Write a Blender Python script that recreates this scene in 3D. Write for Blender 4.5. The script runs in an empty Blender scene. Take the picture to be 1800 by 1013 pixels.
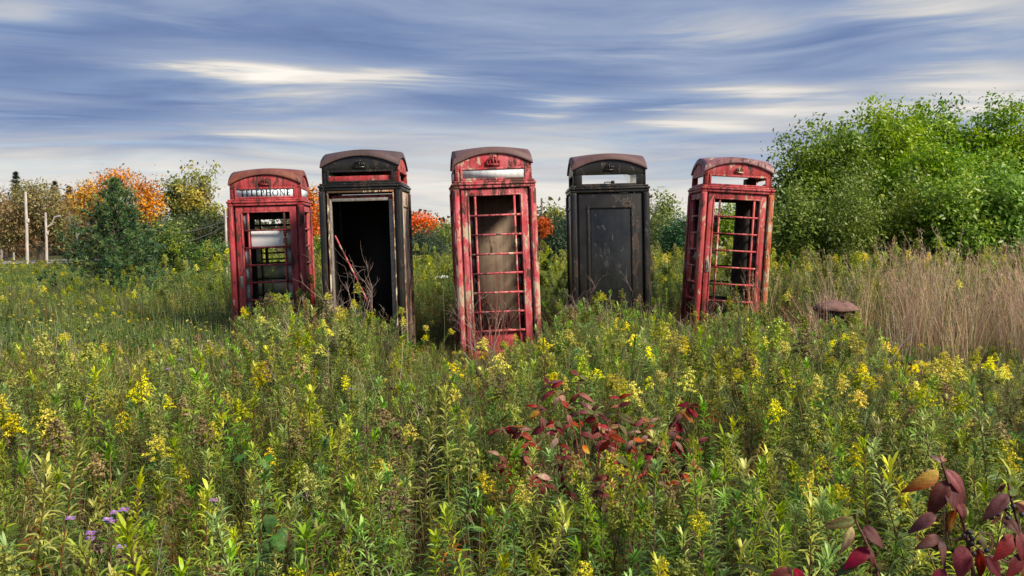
import bpy, math, random
import numpy as np
from mathutils import Vector, Matrix, Euler

# ------------------------------------------------------------------ camera, sky, sun, exposure
scene = bpy.context.scene
R = math.radians
CAM_Z, FPX, PITCH = 1.40, 1600.0, math.atan(81.5 / 1600.0)
cd = bpy.data.cameras.new('camera'); cam = bpy.data.objects.new('camera', cd)
scene.collection.objects.link(cam)
cam.location = (0, 0, CAM_Z); cam.rotation_euler = (math.pi / 2 - PITCH, 0, 0)
cd.sensor_width = 36.0; cd.lens = 36.0 * FPX / 1800.0
cd.clip_start = 0.05; cd.clip_end = 8000
scene.camera = cam

SUN_EL, SUN_AZ = R(40), R(124)      # azimuth from +Y clockwise: right of and a little behind the viewer
SUN_STRENGTH, SKY_STRENGTH, EXPOSURE = 1.8, 0.05, 2.06

world = bpy.data.worlds.new('World'); scene.world = world; world.use_nodes = True
def build_world():
    nt = world.node_tree; N = nt.nodes; L = nt.links; N.clear()
    out = N.new('ShaderNodeOutputWorld'); bg = N.new('ShaderNodeBackground')
    bg.inputs['Strength'].default_value = SKY_STRENGTH
    L.new(bg.outputs[0], out.inputs[0])
    sky = N.new('ShaderNodeTexSky'); sky.sky_type = 'NISHITA'; sky.sun_disc = False
    sky.sun_elevation = SUN_EL; sky.sun_rotation = SUN_AZ
    tc = N.new('ShaderNodeTexCoord'); sep = N.new('ShaderNodeSeparateXYZ'); L.new(tc.outputs['Generated'], sep.inputs[0])
    def m(op, a, b=None, c=None, clamp=False):
        n = N.new('ShaderNodeMath'); n.operation = op; n.use_clamp = clamp
        for i, v in enumerate((a, b, c)):
            if v is None: continue
            if isinstance(v, (int, float)): n.inputs[i].default_value = v
            else: L.new(v, n.inputs[i])
        return n.outputs[0]
    X, Y, Z = sep.outputs
    zc = m('MAXIMUM', Z, 0.0)
    zs = m('POWER', zc, 0.75)
    def noise(sx, sy, sz, scale, detail, rough, dist, off, colr=False):
        cb = N.new('ShaderNodeCombineXYZ')
        L.new(m('MULTIPLY', X, sx), cb.inputs[0]); L.new(m('MULTIPLY', Y, sy), cb.inputs[1])
        L.new(m('MULTIPLY_ADD', zs, sz, off), cb.inputs[2])
        n = N.new('ShaderNodeTexNoise'); n.inputs['Scale'].default_value = scale
        n.inputs['Detail'].default_value = detail; n.inputs['Roughness'].default_value = rough
        n.inputs['Distortion'].default_value = dist
        L.new(cb.outputs[0], n.inputs['Vector']); return n.outputs[1 if colr else 0]
    n1c = noise(1, 1, 6.0, 1.5, 2, 0.5, 0.0, 3.7, True)
    s3 = N.new('ShaderNodeSeparateColor'); L.new(n1c, s3.inputs[0]); n1, w1, w2 = s3.outputs[0], s3.outputs[1], s3.outputs[2]
    zs = m('ADD', zs, m('MULTIPLY_ADD', w2, 0.11, -0.055))
    n2 = noise(1, 1, 8.5, 3.4, 4, 0.55, 0.35, 11.3)
    n3 = noise(1, 1, 17.0, 4.2, 5, 0.62, 0.35, 6.1)
    # long drifting cloud banks and breaks between them, by azimuth and elevation
    yy = m('MAXIMUM', m('ABSOLUTE', Y), 0.05)
    u = m('ADD', m('DIVIDE', X, yy), m('ADD', m('MULTIPLY_ADD', w1, 0.2, -0.1), m('MULTIPLY_ADD', n3, 0.22, -0.11)))
    v = m('ADD', m('DIVIDE', Z, yy), m('ADD', m('MULTIPLY_ADD', w2, 0.05, -0.025), m('MULTIPLY_ADD', n2, 0.07, -0.035)))
    banks = [(430,130,75,18,.30),(600,133,170,12,.22),(500,245,60,12,.17),(970,187,70,13,.22),(1230,222,95,14,.22),
             (1390,168,95,20,.24),(1660,25,170,45,.20),(1740,150,120,45,.18),(1330,40,120,35,.12),(60,20,90,25,.10),
             (40,128,140,28,-.13),(830,182,100,26,-.17),(1030,138,150,28,-.12),(1130,205,80,18,-.12),(1480,55,150,60,-.12),
             (170,212,130,15,-.14),(330,195,160,14,-.08),(700,90,200,22,-.09),(1500,125,260,14,-.08),(300,70,250,30,-.06)]
    tot = None
    for px, py, wx, wy, amp in banks:
        a = m('MULTIPLY', m('SUBTRACT', u, (px - 900) / FPX), FPX / wx)
        b = m('MULTIPLY', m('SUBTRACT', v, (425 - py) / FPX), FPX / wy)
        r2 = m('ADD', m('MULTIPLY', a, a), m('MULTIPLY', b, b))
        g = m('MULTIPLY', m('DIVIDE', 1.0, m('ADD', m('MULTIPLY_ADD', m('MULTIPLY', r2, r2), 0.30, 1.0), m('MULTIPLY', r2, 0.6))), amp)
        tot = g if tot is None else m('ADD', tot, g)
    low = m('EXPONENT', m('MULTIPLY', zc, -11.0))          # brighter towards the horizon, as any cloud deck is
    val = m('ADD', m('MULTIPLY', n1, 0.30), m('MULTIPLY', n2, 0.46))
    val = m('ADD', val, m('MULTIPLY_ADD', n3, 0.15, 0.065))
    val = m('ADD', m('ADD', val, tot), m('MULTIPLY_ADD', low, 0.47, -0.085))
    ramp = N.new('ShaderNodeValToRGB'); L.new(val, ramp.inputs[0])
    e = ramp.color_ramp.elements
    stops = [(0.24,(.095,.145,.30)),(0.40,(.17,.24,.42)),(0.52,(.285,.355,.51)),(0.62,(.50,.515,.55)),(0.72,(.73,.69,.645)),(0.90,(.96,.885,.80))]
    e[0].position, e[0].color = stops[0][0], (*stops[0][1], 1)
    e[1].position, e[1].color = stops[1][0], (*stops[1][1], 1)
    for p, c in stops[2:]:
        q = e.new(p); q.color = (*c, 1)
    sc = N.new('ShaderNodeVectorMath'); sc.operation = 'SCALE'; L.new(ramp.outputs[0], sc.inputs[0]); sc.inputs['Scale'].default_value = 0.262 / SKY_STRENGTH
    mix = N.new('ShaderNodeMix'); mix.data_type = 'RGBA'
    L.new(sky.outputs[0], mix.inputs[6]); L.new(sc.outputs[0], mix.inputs[7])
    gap = m('SUBTRACT', 1.0, m('MULTIPLY', m('SUBTRACT', 0.55, n3, clamp=True), m('MULTIPLY', low, 2.2)), clamp=True)   # clear sky shows in thin breaks low down
    L.new(m('MAXIMUM', gap, 0.88), mix.inputs[0])
    L.new(mix.outputs[2], bg.inputs[0])
build_world()
world.cycles.sampling_method = 'MANUAL'; world.cycles.sample_map_resolution = 256

sd = bpy.data.lights.new('sun', 'SUN'); sun = bpy.data.objects.new('sun', sd); scene.collection.objects.link(sun)
sd.energy = SUN_STRENGTH; sd.angle = R(15); sd.color = (1.0, 0.87, 0.70)
sdir = Vector((math.sin(SUN_AZ) * math.cos(SUN_EL), math.cos(SUN_AZ) * math.cos(SUN_EL), math.sin(SUN_EL)))
sun.rotation_euler = sdir.to_track_quat('Z', 'Y').to_euler(); sun.location = sdir * 50

vs = scene.view_settings
vs.view_transform = 'Standard'; vs.look = 'None'; vs.gamma = 1.0; vs.use_curve_mapping = False; vs.exposure = EXPOSURE
cy = scene.cycles
cy.max_bounces = 6; cy.diffuse_bounces = 3; cy.glossy_bounces = 2; cy.transmission_bounces = 4; cy.transparent_max_bounces = 8
cy.caustics_reflective = False; cy.caustics_refractive = False; cy.sample_clamp_indirect = 5

rng = np.random.default_rng(7)
random.seed(7)
C = scene.collection

# ------------------------------------------------------------------ helpers
def at(px, py, d):
    """photo pixel and distance along +Y -> point in the place"""
    u, v = (px - 900) / FPX, (506.5 - py) / FPX
    cp, sp = math.cos(PITCH), math.sin(PITCH)
    k = d / (cp + v * sp)
    return Vector((u * k, d, CAM_Z + (v * cp - sp) * k))
def pix(x, y, z):
    cp, sp = math.cos(PITCH), math.sin(PITCH)
    dz = z - CAM_Z; f = y * cp - dz * sp; w = y * sp + dz * cp
    return 900 + FPX * x / f, 506.5 - FPX * w / f

def sstep(a, b, x):
    t = np.clip((np.asarray(x, float) - a) / (b - a), 0, 1); return t * t * (3 - 2 * t)
def ground_z(x, y):
    x = np.asarray(x, float); y = np.asarray(y, float)
    z = 0.03 - 0.36 * (1 - sstep(2.5, 8.5, y))
    bump = 0.03 * np.sin(x * 1.3 + 0.7) * np.cos(y * 1.1) + 0.02 * np.sin(x * 2.9 + y * 2.1)
    return z + bump * (1 - sstep(20, 40, y))

def tag(o, label=None, cat=None, group=None, kind=None):
    if label: o['label'] = label
    if cat: o['category'] = cat
    if group: o['group'] = group
    if kind: o['kind'] = kind
    return o
def empty(name, loc=(0, 0, 0), rot=(0, 0, 0)):
    o = bpy.data.objects.new(name, None); C.objects.link(o)
    o.location = loc; o.rotation_euler = rot; o.empty_display_size = 0.1
    return o

class MB:
    """collects triangles / quads and a colour per vertex"""
    def __init__(s): s.v = []; s.f3 = []; s.f4 = []; s.c = []; s.n = 0
    def add(s, v, f, col=(1, 1, 1)):
        v = np.asarray(v, float).reshape(-1, 3); f = np.asarray(f, int)
        c = np.broadcast_to(np.asarray(col, float), (len(v), 3)) if np.ndim(col) == 1 else np.asarray(col, float)
        (s.f3 if f.shape[1] == 3 else s.f4).append(f + s.n)
        s.v.append(v); s.c.append(c); s.n += len(v)
    def box(s, x0, x1, y0, y1, z0, z1, col=(1, 1, 1)):
        v = [(x, y, z) for z in (z0, z1) for y in (y0, y1) for x in (x0, x1)]
        s.add(v, [(0, 2, 3, 1), (4, 5, 7, 6), (0, 1, 5, 4), (2, 6, 7, 3), (0, 4, 6, 2), (1, 3, 7, 5)], col)
    def merge(s, o):
        if not o.n: return
        k = s.n
        s.v += o.v; s.c += o.c; s.f3 += [f + k for f in o.f3]; s.f4 += [f + k for f in o.f4]; s.n += o.n
    def mesh(s, name, mat, smooth=False):
        me = bpy.data.meshes.new(name)
        v = np.concatenate(s.v) if s.v else np.zeros((0, 3))
        f3 = np.concatenate(s.f3) if s.f3 else np.zeros((0, 3), int)
        f4 = np.concatenate(s.f4) if s.f4 else np.zeros((0, 4), int)
        me.vertices.add(len(v)); me.vertices.foreach_set('co', v.astype(np.float32).ravel())
        li = np.concatenate([f3.ravel(), f4.ravel()]); me.loops.add(len(li)); me.loops.foreach_set('vertex_index', li.astype(np.int32))
        tot = np.concatenate([np.full(len(f3), 3), np.full(len(f4), 4)]); st = np.concatenate([[0], np.cumsum(tot)[:-1]]) if len(tot) else tot
        me.polygons.add(len(tot)); me.polygons.foreach_set('loop_start', st.astype(np.int32)); me.polygons.foreach_set('loop_total', tot.astype(np.int32))
        if smooth: me.polygons.foreach_set('use_smooth', np.ones(len(tot), bool))
        ca = me.color_attributes.new('Col', 'FLOAT_COLOR', 'POINT')
        cc = np.ones((len(v), 4), np.float32)
        if s.c: cc[:, :3] = np.concatenate(s.c)
        ca.data.foreach_set('color', cc.ravel())
        me.materials.append(mat); me.update(calc_edges=True); me.validate()
        return me
    def build(s, name, mat, parent=None, smooth=False, bevel=0):
        o = bpy.data.objects.new(name, s.mesh(name, mat, smooth)); C.objects.link(o); o.parent = parent
        if bevel:
            b = o.modifiers.new('bevel', 'BEVEL'); b.width = bevel; b.segments = 2; b.limit_method = 'ANGLE'; b.angle_limit = R(40)
        return o
def obj(name, me, parent=None, loc=(0, 0, 0), rot=(0, 0, 0), scale=None):
    o = bpy.data.objects.new(name, me); C.objects.link(o); o.parent = parent; o.location = loc; o.rotation_euler = rot
    if scale is not None: o.scale = (scale,) * 3 if isinstance(scale, (int, float)) else scale
    return o

def norm(a): return a / np.maximum(np.linalg.norm(a, axis=-1, keepdims=True), 1e-9)
def tube(mb, pts, rad, sides=5, col=(1, 1, 1)):
    pts = np.asarray(pts, float); n = len(pts); rad = np.broadcast_to(np.asarray(rad, float), (n,))
    t = norm(np.gradient(pts, axis=0)); ref = np.array([0.31, 0.87, 0.39])
    a = norm(np.cross(t, ref)); b = np.cross(t, a)
    ang = np.arange(sides) / sides * 2 * np.pi
    ring = pts[:, None] + rad[:, None, None] * (np.cos(ang)[None, :, None] * a[:, None] + np.sin(ang)[None, :, None] * b[:, None])
    f = []
    for i in range(n - 1):
        for j in range(sides):
            k = (j + 1) % sides; f.append((i * sides + j, i * sides + k, (i + 1) * sides + k, (i + 1) * sides + j))
    c = col
    if np.ndim(col) == 2: c = np.repeat(np.asarray(col), sides, axis=0)
    mb.add(ring.reshape(-1, 3), f, c)
def leaves(mb, base, d, length, width, col, droop=0.5, roll=None, r=rng):
    """lance-shaped leaves: 6 vertices, 4 triangles each, bending along the midrib"""
    base = np.asarray(base, float); n = len(base); d = norm(np.asarray(d, float))
    length = np.broadcast_to(length, (n,)); width = np.broadcast_to(width, (n,))
    up = np.tile([0, 0, 1.0], (n, 1)); side = norm(np.cross(d, up) + 1e-6)
    if roll is not None:
        nn = np.cross(side, d); side = norm(side * np.cos(roll)[:, None] + nn * np.sin(roll)[:, None])
    dr = (np.broadcast_to(droop, (n,)) * length)[:, None] * np.array([0, 0, -1.0])
    p0 = base; p1 = base + d * (length * .36)[:, None] + dr * .10; p2 = base + d * (length * .72)[:, None] + dr * .42; p3 = base + d * length[:, None] * .98 + dr * .9
    w1 = side * (width * .5)[:, None]; w2 = side * (width * .36)[:, None]
    lift = np.cross(side, d) * (width * .16)[:, None]
    v = np.stack([p0, p1 - w1 + lift, p1 + w1 + lift, p2 - w2 + lift, p2 + w2 + lift, p3], 1).reshape(-1, 3)
    k = (np.arange(n) * 6)[:, None]
    f = np.concatenate([k + [0, 2, 1], k + [1, 2, 4], k + [1, 4, 3], k + [3, 4, 5]])
    c = np.repeat(np.broadcast_to(np.asarray(col, float), (n, 3)), 6, axis=0)
    mb.add(v, f, c)
def rleaf(mb, p, d, nrm, length, width, col):
    """small crown leaves: a kite of two triangles folded along the midrib"""
    n = len(p); s = norm(np.cross(d, nrm)); up = np.cross(s, d)
    length = np.broadcast_to(length, (n,))[:, None]; width = np.broadcast_to(width, (n,))[:, None]
    mid = p + d * length * .45 + up * width * .18
    v = np.stack([p, mid + s * width * .5, p + d * length, mid - s * width * .5], 1).reshape(-1, 3)
    k = (np.arange(n) * 4)[:, None]
    f = np.concatenate([k + [0, 1, 2], k + [0, 2, 3]])
    mb.add(v, f, np.repeat(col, 4, axis=0))

# ------------------------------------------------------------------ materials
class NT:
    def __init__(s, name):
        s.m = bpy.data.materials.new(name); s.m.use_nodes = True; s.nt = s.m.node_tree; s.N = s.nt.nodes; s.N.clear()
        s.out = s.N.new('ShaderNodeOutputMaterial')
    def n(s, t, **kw):
        x = s.N.new(t)
        for k, v in kw.items(): setattr(x, k, v)
        return x
    def set(s, sock, v):
        if hasattr(v, 'is_linked') or hasattr(v, 'node'): s.nt.links.new(v, sock)
        else: sock.default_value = (*v, 1) if (isinstance(v, tuple) and len(v) == 3 and sock.type == 'RGBA') else v
    def math(s, op, a, b=None, clamp=False):
        x = s.n('ShaderNodeMath', operation=op, use_clamp=clamp); s.set(x.inputs[0], a)
        if b is not None: s.set(x.inputs[1], b)
        return x.outputs[0]
    def mix(s, f, a, b, mode='MIX'):
        x = s.n('ShaderNodeMix', data_type='RGBA', blend_type=mode); s.set(x.inputs[0], f); s.set(x.inputs[6], a); s.set(x.inputs[7], b); return x.outputs[2]
    def noise(s, vec, scale, detail=4, rough=.55, dist=0.):
        x = s.n('ShaderNodeTexNoise'); s.set(x.inputs['Vector'], vec)
        for k, v in (('Scale', scale), ('Detail', detail), ('Roughness', rough), ('Distortion', dist)): x.inputs[k].default_value = v
        return x.outputs[0]
    def ramp(s, f, stops):
        x = s.n('ShaderNodeValToRGB'); s.set(x.inputs[0], f); e = x.color_ramp.elements
        while len(e) < len(stops): e.new(0.5)
        for q, (p, c) in zip(e, stops):
            q.position = p; q.color = (c, c, c, 1) if isinstance(c, (int, float)) else (*c, 1)
        return x.outputs[0]
    def scale(s, vec, xyz):
        x = s.n('ShaderNodeVectorMath', operation='MULTIPLY'); s.set(x.inputs[0], vec); x.inputs[1].default_value = xyz; return x.outputs[0]
    def objvec(s, k=3.7):
        tc = s.n('ShaderNodeTexCoord'); oi = s.n('ShaderNodeObjectInfo')
        a = s.n('ShaderNodeVectorMath', operation='MULTIPLY_ADD'); s.nt.links.new(oi.outputs['Location'], a.inputs[0]); a.inputs[1].default_value = (k, k, k)
        s.nt.links.new(tc.outputs['Object'], a.inputs[2]); return a.outputs[0]
    def bump(s, h, strength=.4, dist=.01):
        x = s.n('ShaderNodeBump'); x.inputs['Strength'].default_value = strength; x.inputs['Distance'].default_value = dist; s.set(x.inputs['Height'], h); return x.outputs[0]
    def principled(s, col, rough=.6, normal=None, metal=0., spec=.5, link=True):
        p = s.n('ShaderNodeBsdfPrincipled'); s.set(p.inputs['Base Color'], col); s.set(p.inputs['Roughness'], rough)
        s.set(p.inputs['Metallic'], metal); p.inputs['Specular IOR Level'].default_value = spec
        if normal is not None: s.set(p.inputs['Normal'], normal)
        if link: s.nt.links.new(p.outputs[0], s.out.inputs[0])
        return p.outputs[0]

def mat_foliage(name, trans=.35, rough=.5, hue=.03, val=.35, sat=.2, patch=True, spec=.35, gain=1.0, spots=False, satbase=1.0):
    t = NT(name)
    at_ = t.n('ShaderNodeAttribute', attribute_name='Col'); oi = t.n('ShaderNodeObjectInfo')
    rnd = oi.outputs['Random']
    r2 = t.math('FRACT', t.math('MULTIPLY', rnd, 17.13)); r3 = t.math('FRACT', t.math('MULTIPLY', rnd, 91.7))
    hs = t.n('ShaderNodeHueSaturation'); t.set(hs.inputs['Color'], at_.outputs['Color'])
    h = t.math('ADD', t.math('MULTIPLY', t.math('SUBTRACT', rnd, .5), hue * 2), .5)
    vv = t.math('ADD', t.math('MULTIPLY', t.math('SUBTRACT', r2, .5), val * 2), gain)
    if patch:
        g = t.n('ShaderNodeNewGeometry')
        nz = t.noise(g.outputs['Position'], .7, 2)
        h = t.math('ADD', h, t.math('MULTIPLY', t.math('SUBTRACT', nz, .5), -.028))
        nz2 = t.noise(g.outputs['Position'], 1.9, 2)
        vv = t.math('MULTIPLY', vv, t.math('ADD', t.math('MULTIPLY', nz2, .9), .55))
    t.set(hs.inputs['Hue'], h); t.set(hs.inputs['Value'], vv)
    t.set(hs.inputs['Saturation'], t.math('ADD', t.math('MULTIPLY', t.math('SUBTRACT', r3, .5), sat * 2), satbase))
    cc = hs.outputs[0]
    if spots:        # blotches and specks of autumn leaves
        ob = t.objvec(7.); b1_ = t.ramp(t.noise(ob, 5, 5, .6), [(.45, 0.), (.62, .6)]); b2_ = t.ramp(t.noise(ob, 26, 3, .6), [(.60, 0.), (.66, .75)])
        cc = t.mix(b1_, cc, t.mix(1.0, cc, (.55, .30, .22), 'MULTIPLY')); cc = t.mix(b2_, cc, (.03, .014, .012))
    p = t.principled(cc, rough, spec=spec, link=False)
    tr = t.n('ShaderNodeBsdfTranslucent'); t.set(tr.inputs[0], cc)
    mx = t.n('ShaderNodeMixShader'); mx.inputs[0].default_value = trans
    t.nt.links.new(p, mx.inputs[1]); t.nt.links.new(tr.outputs[0], mx.inputs[2]); t.nt.links.new(mx.outputs[0], t.out.inputs[0])
    return t.m

def mat_paint(name, base, faded, dark=(.035, .018, .013), primer=(.50, .40, .28), rust=.5, flake=.45, pale=.35, rough=.5, seed=0., orange=0.):
    """old gloss paint on cast iron: faded patches, runs of grime, flaking to rust and primer"""
    t = NT(name); v0 = t.objvec()
    o = t.n('ShaderNodeVectorMath', operation='ADD'); t.set(o.inputs[0], v0); o.inputs[1].default_value = (seed, seed * 1.7, seed * .6); v = o.outputs[0]
    fine = t.noise(v, 34, 5, .65)
    bv = t.n('ShaderNodeBevel', samples=4); bv.inputs['Radius'].default_value = .014; ge = t.n('ShaderNodeNewGeometry')
    dt = t.n('ShaderNodeVectorMath', operation='DOT_PRODUCT'); t.set(dt.inputs[0], bv.outputs[0]); t.set(dt.inputs[1], ge.outputs['Normal'])
    edge = t.math('MULTIPLY', t.math('SUBTRACT', 1.0, dt.outputs['Value'], True), .9, True)      # paint wears first along the arrises
    big = t.math('MULTIPLY', t.math('SUBTRACT', t.noise(v, 2.2, 3, .5), .5), .42)
    fade = t.noise(v, 5.5, 5, .6)
    c = t.mix(t.ramp(t.math('ADD', fade, t.math('MULTIPLY', edge, .3)), [(.33, 0.), (.60, 1.)]), base, faded)
    runs = t.noise(t.scale(v, (26, 26, 1.6)), 1.0, 4, .6)
    c = t.mix(t.ramp(runs, [(.47, 0.), (.64, rust)]), c, tuple(x * .28 + y * .5 for x, y in zip(base, dark)))
    if orange:
        og = t.noise(v, 3.3, 4, .65, .4)
        c = t.mix(t.ramp(og, [(.52, 0.), (.66, orange)]), c, (.30, .085, .02))
    fl = t.noise(t.scale(v, (1, 1, .45)), 15, 8, .72, .3)
    m_pale = t.ramp(t.math('ADD', fl, t.math('SUBTRACT', t.math('MULTIPLY', edge, .34), big)), [(.74 - pale * .5, 0.), (.77 - pale * .5, 1.)])
    c = t.mix(m_pale, c, primer)
    fl2 = t.noise(t.scale(v, (1, 1, .35)), 13, 7, .72, .5)
    m_dark = t.ramp(t.math('ADD', fl2, t.math('ADD', t.math('MULTIPLY', edge, .16), big)), [(.735 - flake * .42, 0.), (.77 - flake * .42, .94)])
    c = t.mix(m_dark, c, t.mix(fine, dark, tuple(x * 2.6 for x in dark)))
    h = t.math('SUBTRACT', t.math('MULTIPLY', fine, .25), t.math('ADD', m_dark, t.math('MULTIPLY', m_pale, .5)))
    t.principled(c, t.math('ADD', t.math('MULTIPLY', m_dark, .3), rough), t.bump(h, .55, .004), spec=.4)
    return t.m
def mat_simple(name, c1, c2, scale=8, rough=.7, bump=.3, stretch=(1, 1, 1), metal=0.):
    t = NT(name); v = t.scale(t.objvec(), stretch); n = t.noise(v, scale, 6, .62); f = t.noise(v, scale * 5, 4)
    t.principled(t.mix(t.ramp(t.math('ADD', t.math('MULTIPLY', n, .7), t.math('MULTIPLY', f, .3)), [(.36, 0.), (.64, 1.)]), c1, c2), rough, t.bump(f, bump, .005), metal=metal)
    return t.m
def mat_glass(name, tint=(.75, .8, .8), dirt=.35, dirtcol=(.42, .43, .40)):
    t = NT(name); v = t.objvec()
    d = t.ramp(t.noise(v, 7, 6, .65), [(.35, dirt * .4), (.7, dirt * 1.6)])
    gl = t.n('ShaderNodeBsdfGlossy'); gl.inputs[0].default_value = (.9, .9, .9, 1); gl.inputs['Roughness'].default_value = .06
    tr = t.n('ShaderNodeBsdfTransparent'); tr.inputs[0].default_value = (*tint, 1)
    fr = t.n('ShaderNodeFresnel'); fr.inputs[0].default_value = 1.5
    m1 = t.n('ShaderNodeMixShader'); t.set(m1.inputs[0], fr.outputs[0]); t.nt.links.new(tr.outputs[0], m1.inputs[1]); t.nt.links.new(gl.outputs[0], m1.inputs[2])
    df = t.n('ShaderNodeBsdfDiffuse'); df.inputs[0].default_value = (*dirtcol, 1)
    m2 = t.n('ShaderNodeMixShader'); t.set(m2.inputs[0], d); t.nt.links.new(m1.outputs[0], m2.inputs[1]); t.nt.links.new(df.outputs[0], m2.inputs[2])
    t.nt.links.new(m2.outputs[0], t.out.inputs[0]); return t.m

M = {}
M['leaf'] = mat_foliage('meadow_leaf', .36, .45, .014, .46, .2, spec=.45, gain=1.32, satbase=1.05)
M['flower'] = mat_foliage('goldenrod_flower', .30, .6, .012, .25, .1, patch=False, spec=.2)
M['stem'] = mat_foliage('plant_stem', .05, .6, .02, .3, .2, patch=False)
M['crown'] = mat_foliage('tree_leaf', .40, .42, .012, .10, .1, patch=False, spec=.45, gain=1.6, satbase=1.08)
M['needle'] = mat_foliage('pine_needle', .2, .5, .01, .1, .1, patch=False)
M['dry'] = mat_foliage('dry_grass', .30, .7, .015, .26, .2, patch=False, spec=.15, gain=1.45)
M['dogleaf'] = mat_foliage('dogwood_leaf', .30, .6, .02, .28, .15, patch=False, spec=.3, spots=True)
M['bark'] = mat_simple('bark', (.05, .038, .028), (.16, .13, .10), 14, .9, .8, (1, 1, .25))
M['barkgrey'] = mat_simple('grey_bark', (.13, .115, .10), (.30, .27, .24), 14, .9, .6, (1, 1, .25))
M['twig'] = mat_simple('dead_twig', (.20, .135, .11), (.36, .29, .25), 20, .85, .3)
M['redtwig'] = mat_simple('red_twig', (.18, .035, .03), (.30, .10, .07), 20, .7, .3)
M['darktwig'] = mat_simple('dark_twig', (.06, .02, .02), (.12, .045, .035), 20, .6, .3)

# ------------------------------------------------------------------ ground, road
def mat_ground():
    t = NT('meadow_soil'); g = t.n('ShaderNodeNewGeometry'); P = g.outputs['Position']
    a = t.noise(P, .35, 5); b = t.noise(P, 6, 6, .65); c = t.noise(P, 40, 4)
    col = t.mix(t.ramp(a, [(.4, 0.), (.6, 1.)]), (.060, .072, .022), (.085, .075, .032))
    col = t.mix(t.ramp(b, [(.42, 0.), (.62, .8)]), col, (.038, .034, .017))
    t.principled(col, .95, t.bump(t.math('ADD', b, c), .8, .05), spec=.1); return t.m
def mat_road():
    t = NT('gravel_road'); g = t.n('ShaderNodeNewGeometry'); P = g.outputs['Position']
    a = t.noise(P, .8, 5); b = t.noise(P, 14, 4)
    t.principled(t.mix(t.math('ADD', t.math('MULTIPLY', a, .6), t.math('MULTIPLY', b, .4)), (.13, .125, .135), (.27, .26, .27)), .9, t.bump(b, .5, .02), spec=.2); return t.m
def make_ground():
    xs = np.concatenate([[-3000, -800, -250, -120, -60, -40], np.arange(-30, 30.1, .75), [40, 60, 120, 250, 800, 3000]])
    ys = np.concatenate([[-400, -60, -15], np.arange(-5, 45.1, .75), [55, 70, 100, 160, 300, 800, 3500]])
    X, Y = np.meshgrid(xs, ys); Z = ground_z(X, Y)
    n, m_ = len(ys), len(xs); mb = MB()
    i = np.arange(n * m_).reshape(n, m_)
    f = np.stack([i[:-1, :-1], i[:-1, 1:], i[1:, 1:], i[1:, :-1]], -1).reshape(-1, 4)
    mb.add(np.stack([X, Y, Z], -1).reshape(-1, 3), f)
    tag(mb.build('ground', mat_ground(), smooth=True), kind='structure')
    # the lane beyond the field, curving away behind the apple tree
    L_ = [(-90, 47), (-45, 50), (-31, 53), (-27.5, 60), (-27, 72), (-29, 95), (-36, 140)]
    Rr = [(-90, 58), (-47, 60.5), (-36, 64), (-33.5, 70), (-33.5, 80), (-35.5, 100), (-43, 142)]
    mb = MB(); v = []
    def sm(p):
        p = np.array(p, float); t = np.linspace(0, len(p) - 1, 40); k = np.arange(len(p))
        q = np.stack([np.interp(t, k, p[:, 0]), np.interp(t, k, p[:, 1])], 1)
        for _ in range(3): q[1:-1] = (q[:-2] + q[1:-1] * 2 + q[2:]) / 4
        return q
    a, b = sm(L_), sm(Rr)
    for p, q in zip(a, b):
        for k in np.linspace(0, 1, 5):
            w = p * (1 - k) + q * k; v.append((w[0], w[1], .05 + .05 * math.sin(k * math.pi)))
    i = np.arange(len(v)).reshape(-1, 5); f = np.stack([i[:-1, :-1], i[1:, :-1], i[1:, 1:], i[:-1, 1:]], -1).reshape(-1, 4)
    mb.add(v, f); tag(mb.build('road', mat_road(), smooth=True), kind='structure')
make_ground()

# ------------------------------------------------------------------ telephone booths
RED = (.33, .016, .024); PINK = (.42, .048, .06)
M['red1'] = mat_paint('red_paint_dull', (.35, .020, .028), (.47, .075, .085), rust=.65, flake=.46, pale=.12, seed=1.)
M['red3'] = mat_paint('red_paint_peeling', (.42, .022, .036), (.58, .13, .15), rust=.75, flake=.47, pale=.33, seed=5.)
M['red5'] = mat_paint('red_paint_scuffed', (.38, .018, .028), (.50, .08, .09), rust=.6, flake=.40, pale=.28, seed=9., orange=.35)
M['red5_sunlit'] = mat_paint('red_paint_sunlit_orange', (.40, .05, .02), (.52, .16, .05), rust=.5, flake=.40, pale=.42, seed=12., orange=.8)  # warm sunlight on the right edge painted in as orange, over flaking paint
M['roof1'] = mat_paint('roof_rust_orange', (.12, .035, .03), (.17, .06, .045), rust=.3, flake=.25, pale=0., seed=2., orange=.75, rough=.6)
M['roof2'] = mat_paint('roof_faded_maroon', (.075, .036, .038), (.12, .066, .066), rust=.15, flake=.12, pale=0., seed=3., rough=.6)
M['roof2b'] = mat_paint('roof_sooty_maroon', (.045, .028, .030), (.085, .055, .056), rust=.25, flake=.2, pale=0., seed=23., rough=.6)
M['roof5'] = mat_paint('roof_scuffed_pink', (.17, .045, .05), (.27, .13, .135), rust=.5, flake=.42, pale=.25, seed=4.)
M['black'] = mat_paint('black_paint', (.010, .0105, .0105), (.022, .021, .019), dark=(.020, .011, .007), primer=(.045, .04, .036), rust=.4, flake=.38, pale=.0, rough=.33, seed=6.)
M['blackfine'] = mat_paint('black_panel_paint', (.008, .010, .012), (.018, .021, .023), dark=(.010, .008, .007), primer=(.05, .05, .05), rust=.5, flake=.30, pale=-.1, rough=.25, seed=8.)
M['cream'] = mat_paint('peeling_cream_edge', (.62, .50, .31), (.72, .62, .45), dark=(.04, .02, .010), primer=(.30, .10, .03), rust=.85, flake=.60, pale=.35, seed=7.)
M['rustred'] = mat_paint('rusty_red_edge', (.24, .06, .045), (.42, .24, .17), rust=.6, flake=.5, pale=.5, seed=13.)
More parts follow.
